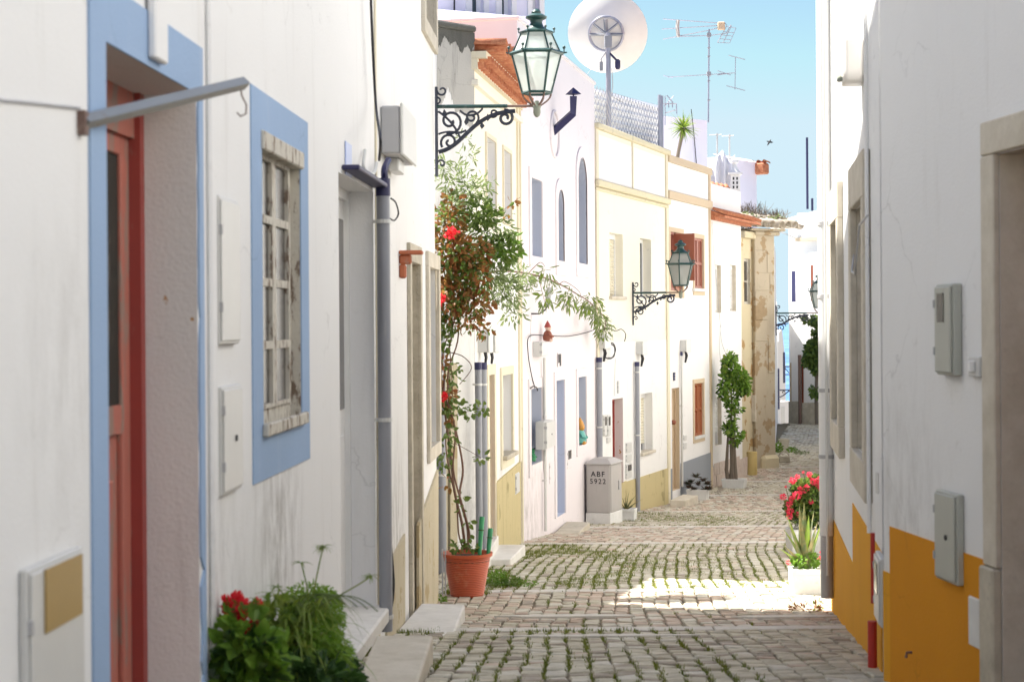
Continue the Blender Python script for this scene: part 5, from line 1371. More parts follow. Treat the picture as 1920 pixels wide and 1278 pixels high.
# ================================================================ WROUGHT IRON LANTERNS
def spiral(cx_, cz_, r0, r1, a0, a1, n=22):
    return [(cx_+(r0+(r1-r0)*i/n)*math.cos(a0+(a1-a0)*i/n), 0, cz_+(r0+(r1-r0)*i/n)*math.sin(a0+(a1-a0)*i/n)) for i in range(n+1)]
def bez(p0, p1, p2, p3, n=14):
    o = []
    for i in range(n+1):
        t = i/n; o.append(tuple(p0[k]*(1-t)**3+3*p1[k]*(1-t)**2*t+3*p2[k]*(1-t)*t*t+p3[k]*t**3 for k in range(3)))
    return o
def lantern(label, P, rz, s=1, arm=1.02, drop=.5, frost='frost', hrot=PI/6):
    """P: wall point at arm height; local +x points out from the wall"""
    r = empty('street_lantern', label, 'street lantern', P, rz, 'wrought-iron wall lanterns')
    r.scale = (s, s, s)
    g, ir = M['green'], M['iron']
    br = MB().tube([(0, 0, 0), (arm*.72, 0, 0)], .019, 8).build('arm', g, r, smooth=True)
    MB().tube([(arm*.72, 0, 0), (arm, 0, 0)], .013, 8).build('arm_tip', M['rusty'], r, smooth=True)
    MB().tube([(0.0, 0, .2), (0, 0, -drop-.25)], .016, 4).build('wall_bar', ir, r)
    T = lambda p, q=.013: MB().tube(p, q, 7).build('scroll', ir, r, smooth=True)
    T(bez((.02, 0, -drop), (.30, 0, -drop+.05), (.34, 0, -.06), (.80, 0, -.05)), .022)          # main brace
    T(spiral(.70, -.12, .085, .02, PI*.55, -PI*2.2), .016)
    T(spiral(.58, -.07, .045, .012, PI*1.3, PI*3.6), .011)
    T(spiral(.14, -.15, .13, .025, -PI*.6, PI*2.1), .014)
    T(spiral(.36, -.11, .075, .015, -PI*.3, PI*2.5), .012)
    T(spiral(.13, -.36, .09, .015, PI*1.2, -PI*1.4), .013)
    T(bez((.02, 0, -.28), (.15, 0, -.22), (.22, 0, -.30), (.30, 0, -.24)), .011)
    T(bez((.02, 0, -.05), (.10, 0, -.10), (.20, 0, -.20), (.24, 0, -.32)), .012)
    T(bez((.24, 0, -.04), (.30, 0, -.12), (.42, 0, -.10), (.47, 0, -.02)), .011)
    T(spiral(.06, .16, .05, .02, -PI, PI*.9), .011)
    T(bez((0, 0, .10), (.05, 0, .08), (.06, 0, .05), (0, 0, .02)), .010)
    T(spiral(.05, -drop-.12, .045, .01, PI, -PI*.9), .010)
    for (x, z) in ((.08, -.07), (.2, -.26), (.3, -.16), (.46, -.2), (.52, -.12)):
        o = MB(); o.m = Matrix.Translation((x, 0, z))
        o.add([(0, -.006, -.035), (.03, 0, 0), (0, -.006, .045), (-.02, 0, 0), (0, .006, 0)], [(0, 1, 2, 3), (0, 3, 4), (3, 2, 4), (2, 1, 4), (1, 0, 4)]).build('iron_leaf', ir, r)
    # lantern body; z measured from arm
    x0 = arm+.02
    L = bpy.data.objects.new('lantern_head', None); 
    zb, zr, zt = .13, .53, .74       # bottom ring, wide ring, upper ring
    rb, rr, rt = .145, .25, .15
    def hexp(rad, z, k): a = hrot+k*PI/3; return Vector((x0+rad*math.cos(a), rad*math.sin(a), z))
    mb = MB()
    for k in range(6):
        mb.tube([hexp(rb, zb, k), hexp(rr, zr, k)], .013, 5); mb.tube([hexp(rr-.01, zr+.01, k), hexp(rt, zt, k)], .010, 5)
        mb.tube([hexp(rb, zb, k), hexp(rb, zb, k+1)], .014, 5); mb.tube([hexp(rr+.015, zr, k), hexp(rr+.015, zr, k+1)], .020, 4); mb.tube([hexp(rt+.012, zt, k), hexp(rt+.012, zt, k+1)], .015, 5)
        mb.tube([hexp(rr+.01, zr, k), hexp(rr+.06, zr+.01, k)], .008, 5)
    mb.build('frame', g, r)
    fb = MB()
    for k in range(6):
        p = hexp(rr+.03, zr+.04, k); fb.tube([p-Vector((0, 0, .03)), p+Vector((0, 0, .012))], .007, 5); fb.ball(p+Vector((0, 0, .02)), .017, 5)
        p = hexp(rt+.03, zt+.03, k); fb.tube([p-Vector((0, 0, .03)), p], .006, 5); fb.ball(p+Vector((0, 0, .01)), .014, 5)
    fb.build('finials', g, r, smooth=True)
    for k in range(6):
        a, b, c, d = hexp(rb, zb, k), hexp(rb, zb, k+1), hexp(rr, zr, k+1), hexp(rr, zr, k)
        MB().add([a, b, c, d], [(0, 1, 2, 3)]).build('pane', M[frost], r)
        a, b, c, d = hexp(rr-.012, zr, k), hexp(rr-.012, zr, k+1), hexp(rt, zt, k+1), hexp(rt, zt, k)
        MB().add([a, b, c, d], [(0, 1, 2, 3)]).build('upper_pane', M[frost], r)
    MB().lathe([(.165, .745), (.12, .765), (.075, .80), (.06, .84), (.065, .865), (.105, .885), (.11, .90), (.07, .925), (.045, .935), (.05, .95), (.03, .975), (.003, .985)], (x0, 0, 0), 18).build('chimney_cap', g, r, smooth=True)
    # lamp inside, claws and pendant
    MB().lathe([(.05, .0), (.05, .12), (.03, .16)], (x0, 0, .30), 10).build('bulb', M['dish'], r, smooth=True)
    cl = MB()
    for k in range(6):
        p = hexp(rb, zb, k); q_ = Vector((x0, 0, -.0))
        cl.tube(bez(tuple(p), tuple(p+Vector((0, 0, -.07))), ((p.x+x0)/2, p.y/2, .03), (x0+(p.x-x0)*.15, p.y*.15, -.01)), .009, 5)
    cl.build('claws', M['rusty'], r, smooth=True)
    MB().lathe([(.012, -.115), (.028, -.10), (.038, -.07), (.036, -.03), (.045, -.005), (.03, .02), (.02, .05)], (x0, 0, 0), 12).build('pendant', M['greygreen'], r, smooth=True)
    return r
lantern('large green lantern on scrolled iron bracket, nearest of the three', B.wp(818, 200, .02), 0, .88, 1.0, .46, hrot=0)
PE = E.wp(1187, 549, .02)
lantern('smaller green lantern in mid street on the cream house, between the other two', PE, math.atan2(E.n.y, E.n.x)+.12, .97, .88, .36, 'frost2')
PJ = W(1455, 587, 41.9)
lantern('farthest lantern on scrolled bracket from the sandstone pier, half behind the white pipe', PJ, 0, 1.0, 1.05, .3, 'frost2')
r = empty('iron_bracket', 'tiny far black iron bracket on the white houses near the sea', 'bracket', W(1462, 731, 74))
MB().tube([(0, 0, 0), (.5, 0, 0)], .03, 5).tube(bez((0, 0, -.3), (.2, 0, -.25), (.3, 0, -.05), (.5, 0, -.02)), .03, 5).tube(spiral(.16, -.1, .07, .02, 0, 5), .02, 5).build('scrolls', M['iron'], r)

# ================================================================ PLANTS AND POTS
# --- big climber in ribbed terracotta pot
PD = 15.75; P = W(876, 1113, PD); P.z = gz(PD)
pot = empty('flower_pot', 'large ribbed terracotta pot holding the climber', 'pot', P)
prof = [(.135, 0), (.15, .01)]
for i in range(22):
    z = .02+i*.0165; rr_ = .152+.062*(i/21); prof += [(rr_, z), (rr_+.006, z+.008)]
prof += [(.235, .375), (.238, .405), (.222, .405), (.21, .36)]
MB().lathe(prof, n=36).build('body', M['terracotta'], pot, smooth=True)
MB().lathe([(.21, .33), (.21, .365), (.001, .372)], n=24).build('soil', M['soil'], pot)
cl = empty('climbing_plant', 'tall red-and-green leaved climber with red flowers growing from the big terracotta pot', 'climbing plant', P+Vector((0, 0, .37)))
c0 = P+Vector((0, 0, .37))
st = MB()
def stempath(pts, r0, r1):
    Q = [W(x, y, d)-c0 for x, y, d in pts]; out = []
    for i in range(len(Q)-1):
        p0 = Q[max(i-1, 0)]; p1 = Q[i]; p2 = Q[i+1]; p3 = Q[min(i+2, len(Q)-1)]
        for k in range(5):
            t = k/5; out.append(.5*((2*p1)+(-p0+p2)*t+(2*p0-5*p1+4*p2-p3)*t*t+(-p0+3*p1-3*p2+p3)*t**3))
    out.append(Q[-1]); n = len(out)
    st.tube(out, [r0+(r1-r0)*i/(n-1) for i in range(n)], 6); return out
stempath([(872, 1030, 15.8), (866, 980, 15.85), (852, 920, 15.9), (846, 860, 16), (838, 800, 16), (832, 740, 16), (836, 680, 16), (848, 620, 16), (842, 560, 16), (830, 480, 16), (836, 400, 16)], .015, .007)
stempath([(878, 1030, 15.8), (876, 985, 15.8), (862, 930, 15.85), (868, 880, 15.9), (858, 820, 15.9), (844, 770, 15.9), (840, 700, 15.9), (858, 640, 16), (862, 580, 16), (880, 520, 16.1)], .013, .006)
stempath([(874, 1030, 15.7), (880, 1000, 15.75), (868, 950, 15.7), (850, 880, 15.8), (853, 800, 15.8), (828, 720, 15.9), (833, 650, 15.9), (852, 600, 16), (850, 520, 16)], .011, .005)
stempath([(870, 1030, 15.85), (860, 1000, 15.9), (856, 940, 15.9), (842, 880, 16), (836, 820, 16.1), (848, 740, 16), (842, 640, 16)], .009, .005)
stempath([(842, 660, 16), (868, 668, 15.9), (884, 690, 15.8), (862, 720, 15.9)], .005, .003)
arch_ = stempath([(880, 520, 16.1), (940, 508, 17), (1000, 515, 19), (1040, 528, 21), (1080, 550, 24), (1110, 570, 26), (1135, 600, 27.5), (1130, 625, 28.2)], .012, .006)
stempath([(990, 513, 18.8), (1012, 492, 19), (1022, 500, 19.3)], .005, .003)
stempath([(1050, 532, 21.5), (1060, 528, 22), (1085, 545, 23), (1090, 560, 24)], .005, .003)
stempath([(1010, 517, 19.3), (1016, 545, 19.4), (1022, 568, 19.4)], .004, .002)
stempath([(848, 780, 16), (880, 770, 15.8), (905, 765, 15.7)], .004, .002)
stempath([(852, 830, 16), (880, 845, 15.8), (902, 858, 15.7)], .003, .002)
stempath([(905, 440, 16.3), (940, 398, 16.3), (975, 370, 16.3)], .004, .002)
st.build('stems', M['stem'], cl, smooth=True)
lr, lg, lo, lb, ly = MB(), MB(), MB(), MB(), MB()
def cp(x, y, d): return W(x, y, d)-c0
def px2m(n_, d): return n_*d/FPX
# (x, y, rx, ry, depth, n, kind)
CL_ = [(840, 420, 34, 34, 15.9, 300, 'r'), (845, 470, 42, 36, 15.8, 420, 'r'), (880, 480, 45, 35, 16.0, 380, 'r'), (870, 530, 50, 40, 15.9, 420, 'r'),
       (840, 560, 34, 40, 15.8, 320, 'r'), (890, 570, 36, 24, 15.9, 180, 'r'), (850, 400, 26, 26, 15.9, 120, 'o'), (905, 510, 36, 30, 16.1, 260, 'o'),
       (855, 340, 34, 34, 16.0, 170, 'o'), (832, 315, 16, 20, 16.0, 70, 'o'), (880, 360, 34, 30, 16.1, 200, 'o'), (895, 400, 42, 30, 16.1, 280, 'g'), (920, 430, 42, 34, 16.2, 300, 'o'),
       (935, 470, 38, 30, 16.2, 260, 'g'), (950, 460, 28, 24, 16.3, 110, 'b'), (930, 530, 40, 30, 16.2, 280, 'o'), (955, 550, 34, 30, 16.3, 220, 'o'), (975, 520, 34, 22, 17, 160, 'o'), (960, 590, 24, 16, 16.4, 70, 'o'),
       (850, 510, 46, 50, 15.95, 260, 'g'), (835, 600, 28, 28, 15.9, 120, 'g'), (870, 600, 36, 20, 15.9, 90, 'r'), (850, 380, 20, 20, 15.9, 60, 'r'),
       (900, 615, 24, 18, 16, 50, 'r'), (826, 640, 16, 20, 15.9, 40, 'g'), (835, 740, 20, 22, 15.9, 70, 'r'), (850, 765, 28, 14, 15.9, 60, 'g'), (880, 772, 18, 12, 15.8, 26, 'g'), (905, 765, 11, 11, 15.7, 16, 'g'),
       (832, 860, 14, 22, 15.9, 40, 'g'), (846, 820, 14, 18, 15.8, 30, 'g'), (838, 780, 14, 14, 15.9, 26, 'r'), (850, 700, 14, 26, 15.9, 40, 'g'), (828, 680, 10, 30, 15.9, 40, 'r'), (866, 940, 8, 18, 15.8, 14, 'g'), (840, 905, 12, 12, 15.9, 14, 'r'), (902, 858, 10, 9, 15.7, 12, 'g'), (858, 1022, 12, 8, 15.7, 24, 'g'), (884, 1020, 10, 10, 15.7, 24, 'g'), (878, 978, 6, 6, 15.8, 6, 'g'),
       (880, 290, 18, 16, 16.4, 30, 'o'), (905, 345, 26, 20, 16.2, 60, 'o'), (965, 380, 12, 8, 16.3, 14, 'r'), (950, 400, 8, 6, 16.3, 8, 'r'), (870, 262, 14, 12, 16.4, 22, 'o')]
for x, y, rx_, ry_, d, n, k in CL_:
    t = {'r': lr, 'g': lg, 'o': lo, 'b': lb}[k]
    L = {'r': .058, 'g': .06, 'o': .07, 'b': .07}[k]; wd = {'r': .034, 'g': .036, 'o': .016, 'b': .03}[k]
    clump(t, cp(x, y, d), (px2m(rx_, d), .16, px2m(ry_, d)), int(n*(.9 if k != 'r' else .62)), L*1.1, wd*1.15, .35)
    if k == 'r':
        clump(lg, cp(x+3, y, d), (px2m(rx_, d), .17, px2m(ry_, d)), int(n*.2), L*1.1, wd*1.15, .35); clump(lb, cp(x, y, d), (px2m(rx_, d), .18, px2m(ry_, d)), int(n*.06), L, wd, .35)
for i in range(0, len(arch_), 1):
    if i < 4: continue
    q = arch_[i]; f = i/len(arch_)
    clump(lo, q+Vector((0, 0, -.06)), (.13, .14, .10), 7, .075+.03*f, .018, .9)
for (x, y, rx_, ry_, d, n) in ((1120, 590, 18, 18, 27, 120), (1130, 615, 12, 20, 28, 110), (1108, 565, 18, 14, 26, 80), (1065, 560, 14, 20, 22.5, 70), (1022, 510, 14, 14, 19.3, 40), (1022, 560, 12, 16, 19.4, 40), (1095, 575, 14, 14, 24.5, 60)):
    clump(lo, cp(x, y, d), (px2m(rx_, d), .15, px2m(ry_, d)), int(n*.6), .11, .024, .9); clump(ly, cp(x, y, d), (px2m(rx_, d), .15, px2m(ry_, d)), n//5, .12, .035, .9)
lr.build('bronze_leaves', M['leafred'], cl); lg.build('green_leaves', M['leafgreen'], cl); lo.build('narrow_leaves', M['leafolive'], cl); lb.build('broad_leaves', M['leafbright'], cl); ly.build('yellow_leaves', M['leafyellow'], cl)
for (x, y, s_) in ((848, 434, .055), (842, 440, .04), (824, 560, .05), (822, 568, .04), (828, 745, .045), (832, 742, .035)):
    mb = MB(); flower(mb, cp(x, y, 15.55), s_, 22); mb.build('flower', M['flower'], cl)
for i, (x0, y0, x1, y1) in enumerate(((899, 1034, 904, 968), (915, 1036, 920, 990))):
    a, b = W(x0, y0, 15.65+.1*i), W(x1, y1, 15.7+.1*i)
    r = empty('furled_umbrella', '%s rolled green fabric tube standing in the terracotta pot' % ('taller' if i == 0 else 'shorter'), 'garden roll', a)
    v = b-a
    MB().tube([(0, 0, -.03), v*.9, v], [.018, .026, .022], 10).build('roll', M['greenfig'], r, smooth=True)
    MB().tube([v*.6, v*.63], .029, 10).build('tie', M['leafdark'], r)
r = empty('metal_rods', 'two thin metal rods leaning behind the terracotta pot', 'rods', W(830, 1115, 15.6))
MB().tube([(0, 0, 0), (.0, .02, .42)], .008, 5).tube([(.025, 0, 0), (.028, .02, .40)], .008, 5).build('rods', M['plasticgrey'], r)
def bush(name, label, cat, P, clumps, group=None, mat='leafbright'):
    r = empty(name, label, cat, P, 0, group)
    for i, (dx, dy, dz, rx_, ry_, rz_, n, L, wd, m) in enumerate(clumps):
        mb = MB(); clump(mb, (dx, dy, dz), (rx_, ry_, rz_), n, L, wd, -.2); mb.build('leaves', M[m], r)
    return r
def gpt(px, py):
    D = 12
    for _ in range(40): D = FPX*(EZ-gz(D))/(py-605)
    p = W(px, py, D); p.z = gz(D); return p
P = gpt(945, 1100)
bush('weeds', 'bright green weeds growing on the ground right of the terracotta pot', 'weeds', P, [(-.06, .1, .07, .10, .15, .08, 420, .03, .016, 'leafbright'), (.08, .05, .045, .10, .15, .05, 300, .025, .014, 'leafgreen'), (.2, .1, .02, .14, .2, .02, 160, .022, .012, 'leafbright')])
P = gpt(823, 1128)
bush('weeds', 'small tuft of green weeds at the wall foot left of the terracotta pot', 'weeds', P, [(0, 0, .03, .06, .06, .04, 120, .03, .014, 'leafbright')])
P = gpt(1510, 1150)
bush('weeds', 'small red-stemmed weed at the edge of the sun patch near the ochre wall', 'weeds', P, [(0, 0, .03, .13, .06, .03, 60, .05, .015, 'leafred'), (.1, .05, .03, .05, .05, .03, 30, .04, .012, 'leafyellow')])

# --- near-left pots
def pot_(name, label, P, r0, r1, h, mat='terracotta', rim=True):
    r = empty(name, label, 'pot', P)
    pr = [(r0, 0), (r1, h*.85)]+([(r1*1.08, h*.86), (r1*1.08, h), (r1*.95, h), (r1*.92, h*.8)] if rim else [(r1, h), (r1*.93, h), (r1*.9, h*.85)])
    MB().lathe(pr, n=24).build('body', M[mat], r, smooth=True)
    MB().lathe([(r1*.9, h*.8), (r1*.9, h*.86), (.001, h*.87)], n=20).build('soil', M['soil'], r)
    return r
ND = 7.6
for i, (px, lab, pl) in enumerate(((452, 'terracotta pot of red geraniums at the blue window wall', 'g'), (535, 'terracotta pot of spider plant and papyrus, middle of the near pots', 's'), (612, 'terracotta pot with feathery fern, right of the near pots', 'f'))):
    D = (6.2, 6.9, 7.3)[i]
    P = W(px, 1278, D); P.z = gz(D)-.0; hpot = .24
    pot_('flower_pot', lab, P, .09, .13, hpot)
    T_ = P+Vector((0, 0, hpot-.02))
    def q(x, y, d=D): return W(x, y, d)-T_
    if pl == 'g':
        r = empty('geranium', 'near geranium with deep red flower heads at left of the blurred plants', 'plant', T_)
        mb = MB(); clump(mb, q(455, 1215), (.10, .12, .13), 150, .07, .06, .1); clump(mb, q(480, 1250), (.12, .12, .12), 160, .07, .06, .1); clump(mb, q(455, 1290), (.12, .12, .10), 130, .07, .06, .1); mb.build('leaves', M['leafbright'], r)
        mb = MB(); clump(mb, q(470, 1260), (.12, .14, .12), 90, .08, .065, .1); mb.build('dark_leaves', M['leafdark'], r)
        for (x, y, s_) in ((437, 1128, .042), (452, 1140, .042), (444, 1152, .036), (460, 1166, .03), (484, 1128, .022), (430, 1138, .03), (466, 1182, .024), (478, 1170, .02)):
            mb = MB(); flower(mb, q(x, y), s_, 70); mb.build('flower_head', M['flower'], r)
            if s_ > .04: MB().tube([q(x, y), q(x+8, 1220)], .004, 5).build('stem', M['leafgreen'], r)
    elif pl == 's':
        r = empty('spider_plant', 'near spider plant with arching blades and papyrus heads', 'plant', T_)
        mb = MB()
        for _ in range(95):
            a = random.uniform(0, 2*PI); e = random.uniform(.5, 1.7)
            blade(mb, q(545, 1190)+Vector((random.gauss(0, .04), random.gauss(0, .04), random.uniform(-.12, 0))), (math.cos(a), math.sin(a), e), random.uniform(.2, .36), .017, 2.4, 7)
        for _ in range(46):
            a = random.uniform(0, 2*PI)
            blade(mb, q(560, 1150)+Vector((random.gauss(0, .05), random.gauss(0, .05), -.03)), (math.cos(a), math.sin(a), random.uniform(1.0, 2.4)), random.uniform(.22, .38), .014, 3.0, 9)
        mb.build('blades', M['leafyellow'], r)
        mb = MB()
        for _ in range(110):
            a = random.uniform(0, 2*PI)
            blade(mb, q(540, 1210)+Vector((random.gauss(0, .05), random.gauss(0, .05), -.05)), (math.cos(a), math.sin(a), random.uniform(.2, 1.5)), random.uniform(.16, .3), .02, 2.2, 6)
        mb.build('under_blades', M['leaffern'], r)
        mb = MB(); clump(mb, q(545, 1250), (.13, .14, .10), 140, .07, .035); clump(mb, q(520, 1290, 6.7), (.14, .1, .12), 260, .07, .04); clump(mb, q(600, 1290, 6.7), (.14, .1, .10), 260, .07, .04); mb.build('dark_leaves', M['leafdark'], r)
        mb = MB(); clump(mb, q(520, 1150), (.10, .1, .06), 160, .05, .03, 0); clump(mb, q(500, 1200), (.10, .1, .08), 160, .06, .04, 0); mb.build('pale_leaves', M['leafyellow'], r)
        for (x, y, n_) in ((606, 1025, 26), (565, 1055, 12), (695, 1080, 20), (520, 1100, 12)):
            mb = MB(); c_ = q(x, y)
            for _ in range(n_):
                a = random.uniform(0, 2*PI); blade(mb, c_, (math.cos(a), math.sin(a), random.uniform(-.2, .5)), random.uniform(.035, .06), .007, 1.2, 3)
            mb.build('papyrus_head', M['leafyellow'], r)
            MB().tube(bez(tuple(q(575, 1180)), tuple(q(585, 1130)), tuple(q((x+585)/2, y+40)), tuple(c_)), .003, 5).build('stem', M['leafyellow'], r)
        mb = MB()
        for _ in range(14): a = random.uniform(-.3, .3); mb.tube(bez(tuple(q(560, 1180)), tuple(q(560+a*150, 1120)), tuple(q(600+a*200, 1090)), tuple(q(640+a*260, 1130+abs(a)*60))), .0022, 4)
        mb.build('runners', M['leafolive'], r)
    else:
        r = empty('fern', 'near bright green feathery fern spilling over its pot', 'plant', T_)
        mb = MB(); clump(mb, q(600, 1160), (.10, .12, .13), 2200, .026, .009, .8); clump(mb, q(605, 1235, 6.9), (.12, .12, .14), 2600, .026, .009, .8); clump(mb, q(580, 1120), (.12, .1, .06), 900, .026, .008, .8); mb.build('fronds', M['leaffern'], r)
        mb = MB(); clump(mb, q(610, 1280, 6.9), (.14, .12, .10), 300, .06, .035); clump(mb, q(640, 1250, 7.1), (.05, .12, .08), 160, .05, .03); mb.build('dark_leaves', M['leafdark'], r)
        mb = MB(); flower(mb, q(651, 1270), .022, 20); mb.build('flower', M['flower'], r)

# --- right side planter boxes
def box_planter(name, label, P, rz, lx_, ly_, h, group=None):
    r = empty(name, label, 'planter', P, rz, group)
    a, b, c = lx_/2, ly_/2, h
    MB().add([(-a*.92, -b*.9, 0), (a*.92, -b*.9, 0), (a*.92, b*.9, 0), (-a*.92, b*.9, 0), (-a, -b, c), (a, -b, c), (a, b, c), (-a, b, c), (-a+.02, -b+.02, c), (a-.02, -b+.02, c), (a-.02, b-.02, c), (-a+.02, b-.02, c),
              (-a+.03, -b+.03, c-.04), (a-.03, -b+.03, c-.04), (a-.03, b-.03, c-.04), (-a+.03, b-.03, c-.04)],
             [(0,3,2,1),(0,1,5,4),(1,2,6,5),(2,3,7,6),(3,0,4,7),(4,5,9,8),(5,6,10,9),(6,7,11,10),(7,4,8,11),(8,9,13,12),(9,10,14,13),(10,11,15,14),(11,8,12,15)]).build('box', M['planter'], r, bevel=.006)
    MB().box(-a*1.02, a*1.02, -b*1.03, -b*.98, c*.78, c).build('rim', M['planter'], r, bevel=.004)
    MB().box(-a+.03, a-.03, -b+.03, b-.03, c-.06, c-.035).build('soil', M['soil'], r)
    return r
P = gpt(1510, 1117); PDp = P.y
box_planter('planter', 'white box planter with aloe at the edge of the sun patch', P, 0, .28, .24, .245)
T_ = P+Vector((0, 0, .21))
r = empty('aloe_plant', 'spiky aloe with reddish tips in the white planter by the rainwater pipe', 'plant', T_)
mb = MB(); mb2 = MB()
for i, (tx, ty) in enumerate(((1473, 962), (1500, 955), (1502, 945), (1515, 965), (1525, 955), (1485, 1000), (1464, 990), (1530, 975), (1519, 985), (1456, 1030), (1462, 1020), (1478, 975), (1540, 965), (1508, 940), (1494, 980), (1535, 1000))):
    d = W(tx, ty, PDp+random.uniform(-.12, .12))-(T_+Vector((0, 0, .02)))
    blade(mb if i % 3 else mb2, (random.gauss(0, .02), random.gauss(0, .02), .02), d+Vector((0, 0, .06)), d.length*1.0, .10, .25, 6, .02)
mb.build('blades', M['leafaloe'], r, smooth='all'); mb2.build('reddish_blades', M['leafyellow'], r, smooth='all')
mb = MB(); clump(mb, (0, -.03, .10), (.13, .1, .07), 190, .045, .035, 0); mb.build('small_leaves', M['leafbright'], r)
for (x, y) in ((1478, 1054), (1537, 1045), (1541, 1035)):
    mb = MB(); flower(mb, W(x, y, PDp-.12)-T_, .02, 16); mb.build('pink_flower', M['pinkflower'], r)
P = gpt(1512, 1040)
box_planter('planter', 'white planter behind the aloe, holding the red geranium', P, .1, .45, .3, .3)
T_ = P+Vector((0, 0, .27)); GD = P.y
r = empty('geranium', 'big bushy geranium with crimson flower heads beside the rainwater pipe', 'plant', T_)
mb = MB(); mbd = MB()
for (x, y, rx_, ry_) in ((1508, 960, 26, 26), (1515, 925, 26, 24), (1535, 950, 24, 34), (1492, 950, 18, 18), (1500, 915, 16, 14), (1530, 905, 18, 14)):
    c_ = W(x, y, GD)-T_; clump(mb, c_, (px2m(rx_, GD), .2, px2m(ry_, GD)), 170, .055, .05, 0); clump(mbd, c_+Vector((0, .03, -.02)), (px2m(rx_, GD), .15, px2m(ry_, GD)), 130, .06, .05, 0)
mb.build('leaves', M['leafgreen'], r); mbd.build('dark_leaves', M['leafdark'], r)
for (x, y, s_) in ((1487, 900, 9), (1495, 893, 6), (1518, 889, 7), (1524, 902, 9), (1534, 898, 7), (1503, 919, 10), (1512, 914, 8), (1494, 928, 11), (1484, 935, 8), (1468, 931, 8), (1480, 945, 8), (1481, 958, 9), (1480, 967, 8), (1497, 963, 7), (1521, 940, 6), (1538, 915, 7), (1473, 912, 3), (1536, 908, 8), (1506, 885, 3)):
    mb = MB(); c_ = W(x, y, GD-.16)-T_; flower(mb, c_, px2m(s_, GD)*.85, 60); mb.build('flower_head', M['pinkflower'], r)
    MB().tube([c_, c_+Vector((.05, .1, -.14))], .004, 4).build('stem', M['leafgreen'], r)
# --- mid-street planters
def succulent(label, P, tips, D, mats, L0, wd, name='succulent'):
    r = empty(name, label, 'plant', P); mb = MB()
    for tx, ty in tips:
        d = W(tx, ty, D)-P; blade(mb, (0, 0, 0), d+Vector((0, 0, .05)), d.length, wd, .3, 6, .012)
    mb.build('blades', M[mats], r, smooth='all'); return r
P = gpt(1174, 976)
box_planter('planter', 'white box planter with spiky aloe beside the grey cabinet', P, -.25, .34, .28, .20)
succulent('dark green spiky aloe in the white planter by the grey cabinet', P+Vector((0, 0, .17)), [(1158, 938), (1165, 930), (1172, 925), (1180, 918), (1187, 932), (1194, 926), (1206, 935), (1162, 950), (1177, 935), (1185, 942), (1190, 950), (1170, 940)], P.y, 'leafaloe', .4, .05, 'aloe_plant')
P = gpt(1309, 939)
box_planter('planter', 'white box planter of dark succulents by the grey dado', P, -.3, .42, .3, .22)
r = empty('succulent', 'dark reddish rosette succulents in the white planter by the grey dado', 'plant', P+Vector((0, 0, .2)))
mb = MB()
for (x, y) in ((1296, 905), (1305, 895), (1318, 902), (1327, 908), (1292, 915), (1310, 910), (1300, 918), (1322, 918), (1330, 918), (1288, 908)):
    c_ = W(x, y, P.y+random.uniform(-.15, .15))-P-Vector((0, 0, .2))
    for _ in range(34):
        a = random.uniform(0, 2*PI); blade(mb, c_, (math.cos(a), math.sin(a), random.uniform(0, 1.6)), random.uniform(.08, .15), .035, .4, 3, .006)
mb.build('rosettes', M['succ'], r)
# --- green climber on house G with trunk in pot
P = gpt(1377, 917)
box_planter('planter', 'long low stone planter at the foot of the green climber', P, -.35, .5, .34, .2)
T_ = P+Vector((0, 0, .17)); GDp = P.y
r = empty('climbing_shrub', 'bright green climbing shrub with grey trunk against the low white house', 'climbing plant', T_)
tr = MB()
for pts in ([(1374, 908), (1372, 860), (1370, 820), (1372, 760), (1368, 700)], [(1380, 908), (1378, 870), (1376, 820), (1378, 770), (1382, 730)], [(1366, 908), (1362, 880), (1364, 840), (1366, 800)], [(1370, 908), (1374, 850), (1376, 800)]):
    Q = [W(x, y, GDp)-T_ for x, y in pts]; tr.tube(Q, [.05-.01*i for i in range(len(Q))], 8)
tr.build('trunk', M['dry'], r, smooth=True)
mb = MB(); mbd = MB(); mby = MB()
for (x, y, rx_, ry_, n) in ((1370, 690, 14, 20, 170), (1386, 706, 17, 15, 170), (1362, 715, 10, 22, 120), (1390, 728, 14, 9, 110), (1370, 750, 12, 14, 90), (1373, 782, 7, 20, 60), (1368, 803, 12, 9, 70), (1380, 820, 10, 14, 60), (1366, 672, 8, 10, 60), (1398, 716, 8, 9, 50), (1376, 668, 5, 5, 20), (1402, 732, 5, 4, 16), (1352, 730, 5, 10, 24), (1385, 765, 6, 4, 16), (1388, 812, 5, 4, 14)):
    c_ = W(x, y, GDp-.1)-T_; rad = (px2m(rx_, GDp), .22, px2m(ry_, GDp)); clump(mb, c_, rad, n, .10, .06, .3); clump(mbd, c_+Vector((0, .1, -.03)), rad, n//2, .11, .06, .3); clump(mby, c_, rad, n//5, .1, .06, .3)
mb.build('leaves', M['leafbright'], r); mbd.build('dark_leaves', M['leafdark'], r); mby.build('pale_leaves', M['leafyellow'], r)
# yellow milk can
P = gpt(1410, 893)
r = empty('milk_can', 'dull yellow cylindrical can standing before the peeling house', 'can', P)
MB().lathe([(.12, 0), (.125, .02), (.125, .52), (.115, .55)], n=20).build('body', M['yellowcan'], r, smooth=True)
MB().lathe([(.128, 0), (.128, .03)], (0, 0, .5), 20).build('band', M['yellowcan'], r)
